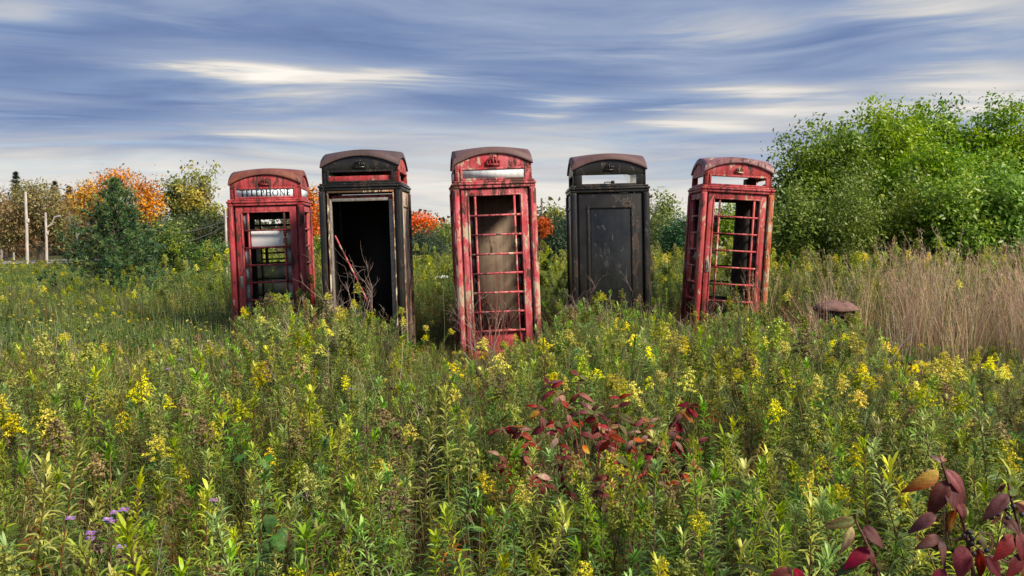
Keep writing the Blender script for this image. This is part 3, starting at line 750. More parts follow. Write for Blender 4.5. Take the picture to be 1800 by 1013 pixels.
# --- the thicket on the right
TG = 'shrubby trees of the green thicket'
lime = pal((.15, .26, .03), (.115, .21, .028), (.20, .29, .04), (.085, .165, .024)); deep = pal((.10, .155, .028), (.08, .13, .026), (.125, .18, .032), (.15, .20, .036)); grey = pal((.12, .165, .045), (.16, .20, .06), (.095, .14, .038), (.13, .17, .042))
def lob(cx, d, pts):
    """pts: (px, py, radius px, ry) -> lobes about the base at (cx, d)"""
    k = d / FPX; out = []
    for px, py, rw, rh in pts: out.append(((px - cx) * k, random.uniform(-.5, .5), Hh(py + (34 if cx > 1350 and py < 300 else 0), d), rw * k, rw * k * .9, rh * k))
    return out
make_tree('thicket_tree', 'dark green rounded thicket tree nearest the scuffed red booth', (W(1440, 18.5), 18.5), lob(1440, 18.5, [(1408, 285, 48, 44), (1450, 260, 52, 42), (1400, 350, 50, 60), (1460, 340, 60, 65), (1420, 420, 60, 50), (1500, 300, 50, 55)]), 620, 26, .085, deep, group=TG, seed=31, shoots=30, stems=2, twig_r=.13)
make_tree('thicket_tree', 'tall bright green thicket tree with shoots standing over its crown', (W(1560, 20), 20), lob(1560, 20, [(1500, 245, 40, 36), (1545, 225, 45, 40), (1595, 230, 40, 45), (1560, 300, 70, 60), (1510, 350, 55, 55), (1610, 330, 50, 60)]), 680, 26, .09, lime, group=TG, seed=32, shoots=46, stems=2, twig_r=.13)
make_tree('thicket_tree', 'tallest thicket tree, light green, with gaps of sky in its top', (W(1660, 21), 21), lob(1660, 21, [(1640, 210, 34, 34), (1665, 240, 45, 42), (1630, 290, 45, 50), (1690, 300, 50, 55), (1650, 370, 60, 60), (1600, 250, 26, 36)]), 560, 26, .09, lime, group=TG, seed=33, shoots=44, stems=2, twig_r=.12)
make_tree('thicket_tree', 'loose yellowish green thicket tree by the photo\'s edge', (W(1750, 20.5), 20.5), lob(1750, 20.5, [(1735, 215, 36, 36), (1765, 250, 45, 42), (1800, 230, 40, 44), (1740, 310, 55, 55), (1790, 330, 55, 55), (1750, 390, 60, 50)]), 560, 26, .09, pal((.18, .265, .04), (.135, .22, .034), (.22, .27, .05), (.10, .185, .03)), group=TG, seed=34, shoots=40, stems=2, twig_r=.13)
make_tree('thicket_tree', 'thicket tree mostly beyond the edge of the photo', (W(1880, 20), 20), lob(1880, 20, [(1850, 250, 55, 50), (1890, 220, 55, 50), (1930, 270, 60, 60), (1870, 350, 70, 70), (1930, 380, 70, 60)]), 420, 24, .09, lime, group=TG, seed=35, shoots=20, stems=2, twig_r=.2)
make_tree('thicket_tree', 'mid green thicket tree filling the gap before the two tallest crowns', (W(1605, 18.6), 18.6), lob(1605, 18.6, [(1580, 330, 48, 48), (1620, 310, 44, 44), (1650, 350, 50, 50), (1600, 390, 60, 50), (1550, 370, 45, 45)]), 520, 24, .085, lime, group=TG, seed=36, shoots=16, stems=2, twig_r=.13)
make_tree('thicket_tree', 'yellowish thicket tree in front of the loose one at the photo\'s edge', (W(1715, 18.8), 18.8), lob(1715, 18.8, [(1690, 320, 46, 46), (1735, 305, 44, 44), (1770, 330, 46, 46), (1715, 375, 60, 50), (1670, 365, 45, 45)]), 520, 24, .085, pal((.17, .255, .036), (.135, .215, .032), (.21, .265, .046), (.105, .18, .028)), group=TG, seed=37, shoots=16, stems=2, twig_r=.13)
for i, (px, d, lb, pts, pl, nt) in enumerate([
    (1395, 17, 'low grey-green shrub at the thicket\'s foot behind the scuffed red booth', [(1385, 400, 40, 45), (1420, 415, 45, 45), (1375, 440, 40, 40)], grey, 260),
    (1500, 16.8, 'silvery shrub with small leaves in the middle of the thicket\'s foot', [(1480, 390, 45, 55), (1520, 375, 40, 60), (1500, 430, 55, 45)], grey, 330),
    (1590, 17.2, 'mid green shrub below the tall thicket tree', [(1570, 390, 45, 50), (1615, 400, 45, 50), (1590, 430, 60, 40)], deep, 320),
    (1680, 16.6, 'bright broad-leaved shrub low in the thicket', [(1660, 385, 50, 50), (1705, 395, 50, 55), (1680, 435, 60, 40)], lime, 330),
    (1765, 16.4, 'light green broad-leaved shrub low at the edge of the photo', [(1745, 380, 50, 55), (1795, 375, 50, 60), (1770, 430, 60, 45), (1830, 400, 50, 60)], pal((.12, .21, .035), (.16, .245, .045), (.095, .175, .03)), 380)]):
    make_tree('thicket_shrub', lb, (W(px, d), d), lob(px, d, pts + [(px - 20, 468, 45, 35), (px + 22, 472, 45, 35)]), int(nt * 1.5), 24, (.075, .06, .08, .09, .095)[i], pl, cat='shrub', group='shrubs at the foot of the thicket', seed=50 + i, stems=3, trunk=.03, twig_r=.12, shoots=14)

# --- the far left
BG = 'trees along the far edge of the field'
p0 = at(205, 490, 20); 
pine('pine_tree', 'young blue-green pine standing alone in the field', (p0.x, 20, 0.0), Hh(316, 20), 2.9, 3, n_whorl=18, needle=.12, dens=1.35)
orange = pal((.46, .15, .025), (.54, .22, .04), (.36, .11, .025), (.46, .28, .07), (.30, .19, .06)); rusty = pal((.22, .11, .045), (.18, .10, .04), (.13, .11, .04), (.26, .13, .05)); olive = pal((.19, .175, .065), (.145, .15, .05), (.23, .195, .085), (.21, .15, .075))
make_tree('maple_tree', 'orange autumn maple behind the young pine', (W(205, 36), 36), lob(205, 36, [(164, 340, 24, 20), (205, 320, 28, 18), (250, 336, 26, 20), (172, 366, 34, 24), (260, 364, 22, 24), (150, 350, 14, 14)]), 330, 18, .115, orange, group=BG, seed=60, twig_r=.22, trunk=.12)
bare_tree('bare_tree', 'bare grey tree rising over the orange maple', (W(212, 42), 42), Hh(288, 42) * 1.02, .42, 61, group=BG)
bare_tree('bare_tree', 'bare grey tree to the side of the orange maple, over the apple tree', (W(160, 44), 44), Hh(310, 44) * .95, .5, 62, group=BG)
make_tree('apple_tree', 'spreading old apple tree with crooked trunk by the lane', (W(68, 50), 50), lob(68, 50, [(35, 375, 40, 30), (80, 355, 45, 30), (110, 390, 32, 30), (20, 410, 36, 24), (65, 400, 55, 28), (105, 415, 26, 18), (60, 340, 30, 16)]), 520, 18, .14, olive, cat='tree', group=BG, seed=63, trunk=.2, stems=2, twig_r=.3)
make_tree('hedgerow_tree', 'brownish tree at the edge of the photo beyond the lane', (W(10, 62), 62), lob(10, 62, [(5, 390, 45, 40), (-30, 370, 40, 40), (30, 420, 45, 25)]), 260, 18, .22, rusty, group=BG, seed=64, trunk=.15, twig_r=.45)
make_tree('hedgerow_tree', 'reddish brown tree between apple tree and orange maple', (W(135, 60), 60), lob(135, 60, [(130, 375, 30, 28), (155, 365, 28, 30), (120, 410, 40, 25), (160, 405, 30, 25)]), 260, 18, .2, rusty, group=BG, seed=65, trunk=.15, twig_r=.4)
bare_tree('bare_tree', 'bare twiggy tree at the photo\'s edge by the dark spruce', (W(2, 70), 70), Hh(288, 70), .4, 66, group=BG)
dk = pal((.025, .05, .028), (.035, .06, .03), (.03, .045, .03))
for px, py, d, w_, lb, sd_ in ((32, 306, 80, 2.6, 'dark pointed spruce rising over the apple tree', 70), (100, 322, 90, 3.2, 'small dark conifer top over the apple tree crown', 71), (124, 330, 90, 2.0, 'slim dark conifer top beside the reddish tree', 72)):
    pine('spruce_tree', lb, (W(px, d), d, 0), Hh(py, d), w_ * 1.3, sd_, n_whorl=20, needle=.26, palette=dk, group=BG, dens=1.0)
ylw = pal((.26, .25, .045), (.20, .22, .04), (.32, .28, .06), (.15, .18, .035))
make_tree('poplar_tree', 'tall pale poplar between pine and TELEPHONE booth', (W(312, 45), 45), lob(312, 45, [(312, 330, 16, 13), (305, 352, 25, 16), (325, 365, 28, 18)]), 170, 16, .16, pal((.16, .19, .05), (.20, .22, .07), (.13, .16, .045)), group=BG, seed=73, trunk=.1, twig_r=.22, shoots=8)
make_tree('poplar_tree', 'taller yellow-leaved poplar nearest the TELEPHONE booth', (W(352, 44), 44), lob(352, 44, [(352, 328, 16, 18), (345, 352, 22, 18), (365, 372, 24, 16), (335, 375, 24, 14)]), 200, 16, .16, ylw, group=BG, seed=74, trunk=.1, twig_r=.22, shoots=8)
bare_tree('bare_tree', 'thin bare tree just beside the TELEPHONE booth', (W(392, 50), 50), Hh(345, 50), .45, 75, group=BG)
for i, (px, py, d, rw, lb) in enumerate([(285, 405, 40, 40, 'dark hedge bush beside the pine'), (335, 400, 42, 45, 'dark hedge bush below the pale poplar'), (385, 410, 40, 38, 'dark hedge bush next to the TELEPHONE booth'), (255, 395, 44, 34, 'dark hedge bush half hidden by the pine')]):
    make_tree('hedge_bush', lb, (W(px, d), d), lob(px, d, [(px, py, rw, 28), (px - 15, py + 30, rw, 26), (px + 15, py + 28, rw, 26)]), 260, 20, .14, pal((.05, .075, .024), (.07, .09, .03), (.09, .075, .035), (.04, .06, .022)), cat='bush', group='dark hedge behind the field', seed=80 + i, trunk=.06, stems=2, twig_r=.25)
make_tree('field_shrub', 'yellow-tipped shrub beside the young pine', (W(300, 24), 24), lob(300, 24, [(300, 425, 22, 18), (285, 450, 26, 22), (318, 452, 26, 20)]), 200, 20, .075, pal((.16, .20, .03), (.09, .14, .03), (.06, .10, .025)), cat='shrub', seed=85, stems=3, trunk=.03, twig_r=.13, shoots=10)
make_tree('field_shrub', 'rounded green shrub against the TELEPHONE booth\'s side', (W(385, 26), 26), lob(385, 26, [(378, 445, 24, 20), (405, 448, 24, 20), (360, 460, 20, 16)]), 200, 20, .07, pal((.06, .105, .03), (.08, .13, .035), (.05, .085, .025)), cat='shrub', seed=86, stems=3, trunk=.03, twig_r=.13)

# --- seen between the booths
make_tree('maple_tree', 'orange maple between the TELEPHONE booth and the doorless booth', (W(545, 40), 40), lob(545, 40, [(545, 352, 16, 20), (540, 385, 22, 22), (555, 410, 20, 20)]), 170, 18, .14, orange, group=BG, seed=90, trunk=.1, twig_r=.22)
make_tree('hedge_bush', 'dark green bush between the TELEPHONE booth and the doorless booth', (W(552, 30), 30), lob(552, 30, [(548, 445, 30, 28), (565, 460, 30, 24)]), 180, 20, .1, deep, cat='bush', seed=91, stems=2, trunk=.04, twig_r=.18)
make_tree('maple_tree', 'small bright orange maple between doorless booth and blank-sign booth', (W(738, 45), 45), lob(738, 45, [(735, 392, 15, 11), (752, 392, 12, 9), (745, 402, 24, 12)]), 130, 16, .15, pal((.55, .10, .02), (.50, .14, .02), (.40, .16, .04)), group=BG, seed=92, trunk=.08, twig_r=.2)
for px, py, sd_, lb in ((733, 362, 93, 'bare grey tree over the small orange maple'), (765, 362, 94, 'bare forked tree beside the red booth with the blank sign'), (782, 372, 95, 'short bare tree touching the red booth with the blank sign')):
    bare_tree('bare_tree', lb, (W(px, 55), 55), Hh(py, 55), .5, sd_, group=BG)
for i, (px, py, d, rw, rh, lb, pl) in enumerate([
    (745, 425, 38, 36, 24, 'dark green juniper mass below the small orange maple', dk * 1.3), (785, 415, 40, 28, 26, 'green tree mass behind the blank-sign booth', deep),
    (975, 410, 36, 28, 34, 'dark juniper between the blank-sign booth and the back-panel booth', dk * 1.3), (1000, 400, 37, 18, 30, 'dark pointed juniper against the back-panel booth', dk * 1.3), (948, 420, 38, 22, 22, 'brownish dark bush against the blank-sign booth', pal((.07, .07, .03), (.10, .06, .03), (.05, .06, .025))),
    (1160, 405, 36, 26, 30, 'grey-green tree between back-panel booth and scuffed booth', grey * .8), (1195, 410, 34, 26, 28, 'dark green juniper close to the scuffed booth', pal((.025, .075, .03), (.035, .09, .035))),
    (1215, 405, 40, 26, 20, 'reddish brown bush partly behind the scuffed booth', rusty)]):
    make_tree('juniper_bush', lb, (W(px, d), d), lob(px, d, [(px, py, rw, rh), (px - rw * .4, py + rh * .8, rw, rh), (px + rw * .4, py + rh * .9, rw, rh)]), 240, 22, .11, pl, cat='bush', group='bushes beyond the row of booths', seed=100 + i, trunk=.06, twig_r=.2, aspect=.4)
make_tree('sapling', 'pale yellow-green sapling over the dark juniper', (W(975, 40), 40), lob(975, 40, [(972, 368, 9, 10), (980, 382, 13, 12), (968, 392, 10, 10)]), 80, 12, .12, ylw, group=BG, seed=110, trunk=.06, twig_r=.16)
make_tree('maple_tree', 'little red-orange maple beside the red booth with the blank sign', (W(955, 34), 34), lob(955, 34, [(955, 398, 9, 9), (948, 408, 10, 9)]), 60, 12, .11, pal((.40, .10, .03), (.34, .12, .05)), group=BG, seed=111, trunk=.05, twig_r=.13)
make_tree('sapling', 'light green sapling between back-panel booth and scuffed booth', (W(1165, 38), 38), lob(1165, 38, [(1175, 370, 12, 12), (1155, 375, 12, 10), (1165, 390, 18, 14)]), 110, 12, .13, pal((.13, .18, .045), (.16, .20, .055), (.10, .15, .04)), group=BG, seed=112, trunk=.06, twig_r=.2, shoots=10)
make_tree('hedge_bush', 'dark bush seen behind the pane rows of the scuffed booth', (W(1270, 30), 30), lob(1270, 30, [(1250, 400, 34, 30), (1290, 390, 34, 34), (1330, 400, 40, 40)]), 260, 22, .1, deep, cat='bush', seed=113, stems=2, trunk=.05, twig_r=.18)

# --- the wooded skyline far off
def far_wood():
    r = np.random.default_rng(5); mb = MB(); n = 4200
    ang = r.uniform(-1.15, 1.15, n); d = r.uniform(105, 135, n); x = np.sin(ang) * d; y = np.cos(ang) * d
    h = 3.6 + 1.2 * np.sin(ang * 23) + .8 * np.sin(ang * 57 + 1); z = h * r.random(n) ** .7
    per = 14; N_ = n * per; P = np.repeat(np.stack([x, y, z], 1), per, 0) + r.normal(size=(N_, 3)) * .9
    pl = pal((.05, .075, .03), (.07, .09, .035), (.10, .085, .04), (.16, .09, .04), (.045, .06, .03)); ci = (np.floor(ang * 30).astype(int) * 7) % 5; ci = np.where(r.random(n) < .4, r.integers(0, 5, n), ci)
    rleaf(mb, P, norm(r.normal(size=(N_, 3))), norm(r.normal(size=(N_, 3))), .7, .5, np.repeat(pl[ci], per, 0))
    tag(mb.build('far_treeline', M['crown']), 'low wooded skyline far beyond the field', 'treeline', kind='stuff')
far_wood()

# --- posts, wires
M['whitepost'] = mat_simple('weathered_white_post', (.30, .26, .23), (.58, .54, .50), 6, .8, .3, (1, 1, .3))
M['wire'] = mat_simple('grey_wire', (.25, .26, .27), (.4, .4, .4), 10, .5, .1)
def post(name, label, px, ytop, ybot, d, w, cat='pole', group=None, cap=True, mat='whitepost'):
    b = at(px, ybot, d); root = empty(name, (b.x, d, 0)); tag(root, label, cat, group)
    h = Hh(ytop, d); p = MB(); tube(p, [(0, 0, -.2), (.02, 0, h * .5), (.0, 0, h)], [w * .55, w * .5, w * .42], 10); p.build('shaft', M[mat], root, True)
    if cap:
        c = MB(); c.box(w * .3, w * .95, -w * .4, w * .4, h * .60, h * .60 + w * 1.3); c.build('meter_box', M[mat], root, bevel=.02)
    return root
post('lane_pole', 'whitish weathered pole in front of the apple tree by the lane', 48, 338, 470, 47, .16, group='poles along the lane')
q = post('lane_pole', 'shorter whitish pole with a side bracket beyond the apple trunk', 82, 374, 466, 48, .14, group='poles along the lane')
g = MB(); tube(g, [(0, 0, 2.1), (.35, 0, 2.35), (.5, 0, 2.7), (.8, 0, 2.75)], .05, 6); g.build('bracket', M['whitepost'], q, True)
post('field_post', 'thin white post standing right beside the TELEPHONE booth', 397, 369, 440, 30, .085, cap=False, group=None, cat='post')
post('far_pole', 'thin bare pole rising over the juniper between two booths', 952, 349, 420, 44, .12, cap=False, mat='barkgrey')
post('sign_post', 'small post with pale plate beyond the lane', 24, 432, 462, 66, .14, cat='sign', cap=True)
for a_, b_, sag, lb in (((255, 402), (396, 388), .25, 'upper grey wire strung to the thin white post'), ((250, 423), (396, 398), .3, 'lower grey wire strung to the thin white post')):
    p, q = at(*a_, 32), at(*b_, 30); t = np.linspace(0, 1, 16)[:, None]; pts = np.array(p) * (1 - t) + np.array(q) * t - np.array([0, 0, 1.]) * (sag * np.sin(t * math.pi))
    g = MB(); tube(g, pts, .012, 5); tag(g.build('wire', M['wire'], None, True), lb, 'wire', 'wires across the field')

# ------------------------------------------------------------------ meadow plants: shapes
def goldenrod(seed, h=.9, bloom=0, tone=0, n_leaf=116):
    """stem, foliage and (bloom 1 = open plume, 2 = feathery green bud plume, 3 = gone to tan) flower head"""
    r = np.random.default_rng(seed); st, lf, fl = MB(), MB(), MB()
    t = np.linspace(0, 1, 7); bend = r.normal(size=2) * .12
    path = np.stack([bend[0] * t ** 2 + .012 * np.sin(t * 6 + seed), bend[1] * t ** 2 + .012 * np.cos(t * 5 + seed), h * t], 1)
    sc = np.array([(.10, .055, .028), (.13, .11, .03), (.12, .055, .03)][seed % 3]); tube(st, path, np.linspace(.0036, .0016, 7), 4, sc)
    u = np.sort(r.random(n_leaf) ** .55 * .80 + .20); a = np.arange(n_leaf) * 2.4 + r.normal(size=n_leaf) * .3
    base = np.stack([np.interp(u, t, path[:, j]) for j in range(3)], 1)
    rise = .30 + 1.0 * np.clip((u - .55) / .45, 0, 1) ** 1.5 + r.normal(size=n_leaf) * .16 - .7 * np.clip((.4 - u) / .4, 0, 1)
    d = np.stack([np.cos(a), np.sin(a), rise], 1)
    L_ = (.048 + .042 * np.sin(np.clip(u * 1.15, 0, 1) * math.pi) ) * (.8 + .45 * r.random(n_leaf)); L_ = np.where(u > .93, L_ * .8, L_)
    g_top = np.array([(.27, .345, .056), (.19, .305, .056), (.34, .36, .066), (.135, .25, .05)][tone % 4]); g_mid = np.array([(.085, .145, .028), (.065, .13, .028), (.11, .15, .032), (.055, .12, .03)][tone % 4]); g_low = np.array([(.13, .075, .03), (.085, .06, .025), (.15, .085, .035), (.075, .055, .025)][tone % 4])  # leaf tones by height, tips lightened as if lit and mids darkened
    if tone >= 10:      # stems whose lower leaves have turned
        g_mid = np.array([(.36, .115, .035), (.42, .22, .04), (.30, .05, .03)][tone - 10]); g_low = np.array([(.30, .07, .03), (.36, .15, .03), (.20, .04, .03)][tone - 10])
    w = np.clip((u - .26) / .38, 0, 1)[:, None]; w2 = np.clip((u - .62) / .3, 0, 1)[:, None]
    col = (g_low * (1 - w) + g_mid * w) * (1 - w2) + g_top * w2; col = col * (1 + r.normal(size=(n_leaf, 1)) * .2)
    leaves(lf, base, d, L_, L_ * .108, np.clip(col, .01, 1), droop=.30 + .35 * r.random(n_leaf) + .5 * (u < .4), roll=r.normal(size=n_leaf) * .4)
    # tuft of young leaves at the tip
    m = 14; a = r.random(m) * 6.28; leaves(lf, path[-1] - np.array([0, 0, .05]) * r.random((m, 1)), np.stack([np.cos(a) * .7, np.sin(a) * .7, .7 + r.random(m)], 1), .045 + .03 * r.random(m), .009, g_top * (1 + r.normal(size=(m, 1)) * .15), droop=.25)
    if bloom:
        yc = [None, np.array((.66, .60, .05)), np.array((.27, .30, .05)), np.array((.26, .20, .10))][bloom]
        nb = int(r.integers(15, 22)); ph = h * r.uniform(.10, .17)
        for i in range(nb):
            v = i / nb; a = i * 2.4 + r.normal() * .3; lean = .25 * r.normal() ; z0 = h - ph * .3 + ph * v
            bl = (.048 * (1 - v) ** .75 + .012) * r.uniform(.75, 1.25); s = np.linspace(0, 1, 7)[:, None]
            o = np.array([math.cos(a), math.sin(a), 0.]); p = np.array([path[-1, 0] + bend[0] * .1, path[-1, 1], z0]) + o * bl * s + np.array([0, 0, 1.]) * bl * (1.0 * s - .85 * s ** 2)
            tube(st, p[::3], .0010, 3, (.16, .17, .04))
            k = max(5, int(bl * 680)); q = r.random(k) ** .7; c = np.stack([np.interp(q, s[:, 0], p[:, j]) for j in range(3)], 1) + r.normal(size=(k, 3)) * .0036 + [0, 0, .003]
            e = .0043 if bloom == 1 else .006; d1 = norm(r.normal(size=(k, 3)) + [0, 0, .4]) * e; d2 = norm(np.cross(d1, r.normal(size=(k, 3)))) * e * .8
            vv = np.stack([c - d1, c + d2, c + d1, c - d2], 1).reshape(-1, 3); kk = (np.arange(k) * 4)[:, None]
            fl.add(vv, np.concatenate([kk + [0, 1, 2], kk + [0, 2, 3]]), np.repeat(np.clip(yc * (1 + r.normal(size=(k, 1)) * .22), .01, 1), 4, 0))
    return st, lf, fl
def feather(seed, h=.9, tone=0):
    """bushy fine-leaved stem: many upswept side shoots with tiny narrow leaves"""
    r = np.random.default_rng(seed); st, lf, fl = MB(), MB(), MB(); t = np.linspace(0, 1, 7); bend = r.normal(size=2) * .13
    path = np.stack([bend[0] * t ** 2, bend[1] * t ** 2, h * t], 1); tube(st, path, np.linspace(.0034, .0014, 7), 4, (.13, .085, .035))
    ct = np.array([(.25, .30, .06), (.18, .26, .05), (.13, .21, .045), (.22, .25, .06), (.11, .19, .042), (.24, .22, .07)][tone % 6])
    nb = 22; u = .25 + .72 * r.random(nb)
    for i in range(nb):
        b0 = np.array([np.interp(u[i], t, path[:, j]) for j in range(3)]); a = i * 2.4 + r.normal() * .3; L_ = (.20 * (1.08 - u[i]) + .04) * r.uniform(.8, 1.2)
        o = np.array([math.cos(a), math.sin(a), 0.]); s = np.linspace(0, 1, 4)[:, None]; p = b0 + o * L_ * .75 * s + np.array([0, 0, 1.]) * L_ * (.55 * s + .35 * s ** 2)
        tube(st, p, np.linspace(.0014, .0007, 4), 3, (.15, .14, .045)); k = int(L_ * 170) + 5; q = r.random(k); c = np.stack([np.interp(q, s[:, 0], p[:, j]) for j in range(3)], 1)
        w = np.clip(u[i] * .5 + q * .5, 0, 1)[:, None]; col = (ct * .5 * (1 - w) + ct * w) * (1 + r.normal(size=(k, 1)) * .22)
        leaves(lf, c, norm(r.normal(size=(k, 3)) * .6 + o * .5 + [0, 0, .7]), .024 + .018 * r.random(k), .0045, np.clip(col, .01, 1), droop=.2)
    return st, lf, fl
def grass_tuft(seed, n=46, h=.45, spread=.10, cols=((.10, .14, .03), (.14, .16, .045), (.20, .16, .07)), w=.0045, lean=.5, curve=.6):
    r = np.random.default_rng(seed); mb = MB(); a = r.random(n) * 6.28; rr = spread * np.sqrt(r.random(n))
    base = np.stack([np.cos(a) * rr, np.sin(a) * rr, np.full(n, -.02)], 1); b = r.random(n) * 6.28; l_ = lean * r.random(n)
    H = h * (.55 + .6 * r.random(n)); seg = 5; s = np.linspace(0, 1, seg)
    d = np.stack([np.cos(b), np.sin(b), np.zeros(n)], 1); side = np.stack([-np.sin(b), np.cos(b), np.zeros(n)], 1)
    V = []
    for q in s:
        c = base + d * (H * l_ * (q * .5 + curve * q ** 2.4))[:, None] + np.array([0, 0, 1.]) * (H * (q - .32 * l_ * curve * 2 * q ** 2.6))[:, None]
        ww = (w * (1 - q) ** .6 * .5 + .0004); V += [c - side * ww, c + side * ww]
    V = np.stack(V, 1).reshape(-1, 3); k = (np.arange(n) * seg * 2)[:, None]; f = np.concatenate([k + [2 * i, 2 * i + 1, 2 * i + 3, 2 * i + 2] for i in range(seg - 1)])
    cols = np.array(cols); c = cols[r.integers(0, len(cols), n)] * (1 + r.normal(size=(n, 1)) * .18)
    mb.add(V, f, np.repeat(np.clip(c, .01, 1), seg * 2, 0)); return mb
def dry_tuft(seed, n=34, h=1.05):
    """last year's tall grass: fine pale straws with feathery tops"""
    r = np.random.default_rng(seed); mb = grass_tuft(seed, n, h, .16, ((.42, .33, .21), (.34, .25, .17), (.50, .41, .28), (.26, .18, .12), (.20, .20, .07)), .0042, .55, .5)
    n2 = 12; a = r.random(n2) * 6.28
    for i in range(n2):
        H = h * r.uniform(.75, 1.15); o = np.array([math.cos(a[i]), math.sin(a[i]), 0]) * r.uniform(.1, .5); s = np.linspace(0, 1, 5)[:, None]; p = np.array([0, 0, 1.]) * H * s * (1 - .08 * s) + o * H * s ** 1.8 * .7 + np.array([r.normal() * .1, r.normal() * .1, 0])
        c = np.array((.46, .33, .24)) * r.uniform(.7, 1.15); tube(mb, p, np.linspace(.0022, .0010, 5), 3, c)
        m = 14; q = .72 + .28 * r.random(m); b = np.stack([np.interp(q, s[:, 0], p[:, j]) for j in range(3)], 1)
        leaves(mb, b, r.normal(size=(m, 3)) + [0, 0, 1.2], .05, .004, c * 1.05, droop=.3)
    return mb
def dead_stalk(seed, h=.8, dark=True):
    r = np.random.default_rng(seed); mb = MB(); c = np.array((.075, .045, .03) if dark else (.38, .31, .25)) * r.uniform(.8, 1.2)
    t = np.linspace(0, 1, 6)[:, None]; b = r.normal(size=2) * .12; p = np.concatenate([b[0] * t ** 2, b[1] * t ** 2, h * t], 1); tube(mb, p, np.linspace(.0035, .0014, 6), 4, c)
    for i in range(int(r.integers(5, 11))):
        q = r.uniform(.3, .97); s = np.array([np.interp(q, t[:, 0], p[:, j]) for j in range(3)]); a = r.random() * 6.28; L_ = h * r.uniform(.08, .25) * (1.15 - q * .6)
        e = s + np.array([math.cos(a) * .6, math.sin(a) * .6, .8]) * L_; tube(mb, [s, (s + e) / 2 + r.normal(size=3) * .01, e], [.0018, .0013, .0008], 3, c)
        if dark: m = 14; pp = s + (e - s) * (.4 + .6 * r.random((m, 1))); leaves(mb, pp, r.normal(size=(m, 3)), .018, .010, c * (.8 + .5 * r.random((m, 1))), droop=.2)
    m = 12; q = r.random(m) * .6 + .1; leaves(mb, np.stack([np.interp(q, t[:, 0], p[:, j]) for j in range(3)], 1), np.stack([np.cos(q * 90), np.sin(q * 90), -.3 + 0 * q], 1), .07, .010, np.array((.20, .12, .06)) * (.7 + .6 * r.random((m, 1))), droop=.9)
    return mb

def joined(parts, name, mat='leaf'):
    mb = MB()
    for p in parts: mb.merge(p)
    return mb.mesh(name, M[mat])
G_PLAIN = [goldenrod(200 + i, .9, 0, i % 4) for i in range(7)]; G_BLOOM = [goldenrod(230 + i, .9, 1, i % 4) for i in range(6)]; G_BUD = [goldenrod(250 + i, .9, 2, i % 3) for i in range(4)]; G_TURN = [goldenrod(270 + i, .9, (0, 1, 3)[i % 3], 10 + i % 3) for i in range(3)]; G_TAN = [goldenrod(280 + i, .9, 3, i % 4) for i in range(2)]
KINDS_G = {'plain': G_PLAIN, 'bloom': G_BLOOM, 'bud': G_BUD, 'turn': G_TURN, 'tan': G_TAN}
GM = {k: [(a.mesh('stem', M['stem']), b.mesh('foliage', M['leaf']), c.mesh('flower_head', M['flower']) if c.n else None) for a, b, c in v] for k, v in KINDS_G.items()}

# ------------------------------------------------------------------ scattering what nobody could count
def scatter(name, label, cat, meshes, pos, rotz, tilt, scl, idx):
    """one stuff object: plant shapes set on points by geometry nodes"""
    col = bpy.data.collections.new(name + '_shapes')
    for i, me in enumerate(meshes): col.objects.link(bpy.data.objects.new('%s_shape_%02d' % (name, i), me))
    n = len(pos); me = bpy.data.meshes.new(name); me.vertices.add(n); me.vertices.foreach_set('co', np.asarray(pos, np.float32).ravel())
    a = me.attributes.new('rot', 'FLOAT_VECTOR', 'POINT'); a.data.foreach_set('vector', np.stack([tilt[:, 0], tilt[:, 1], rotz], 1).astype(np.float32).ravel())
    a = me.attributes.new('scl', 'FLOAT_VECTOR', 'POINT'); a.data.foreach_set('vector', np.asarray(scl, np.float32).ravel())
    a = me.attributes.new('idx', 'INT', 'POINT'); a.data.foreach_set('value', np.asarray(idx, np.int32))
    o = bpy.data.objects.new(name, me); C.objects.link(o); tag(o, label, cat, kind='stuff')
    g = bpy.data.node_groups.new(name, 'GeometryNodeTree'); g.interface.new_socket('Geometry', in_out='INPUT', socket_type='NodeSocketGeometry'); g.interface.new_socket('Geometry', in_out='OUTPUT', socket_type='NodeSocketGeometry')
    N, L_ = g.nodes, g.links; gi, go = N.new('NodeGroupInput'), N.new('NodeGroupOutput'); ip = N.new('GeometryNodeInstanceOnPoints'); ci = N.new('GeometryNodeCollectionInfo')
    ci.inputs['Collection'].default_value = col; ci.inputs['Separate Children'].default_value = True; ci.inputs['Reset Children'].default_value = True
    def na(t, nm):
        x = N.new('GeometryNodeInputNamedAttribute'); x.data_type = t; x.inputs[0].default_value = nm; return [s for s in x.outputs if s.enabled and s.name == 'Attribute'][0]
    L_.new(gi.outputs[0], ip.inputs['Points']); L_.new(ci.outputs[0], ip.inputs['Instance']); ip.inputs['Pick Instance'].default_value = True
    L_.new(na('INT', 'idx'), ip.inputs['Instance Index']); L_.new(na('FLOAT_VECTOR', 'rot'), ip.inputs['Rotation']); L_.new(na('FLOAT_VECTOR', 'scl'), ip.inputs['Scale']); L_.new(ip.outputs[0], go.inputs[0])
    md = o.modifiers.new('scatter', 'NODES'); md.node_group = g; return o

BOOTHS = [(b.matrix_basis.translation.x, b.matrix_basis.translation.y) for b in (b1, b2, b3, b4, b5)]
def clear_of_booths(x, y, m=.52):
    ok = np.ones(len(x), bool)
    for bx, by in BOOTHS: ok &= ~((abs(x - bx) < m) & (abs(y - by) < m))
    return ok
def wedge(n, d0, d1, margin=1.6, r=rng):
    d = np.sqrt(r.uniform(d0 * d0, d1 * d1, n)); x = r.uniform(-1, 1, n) * (d * .5625 + margin); return x, d

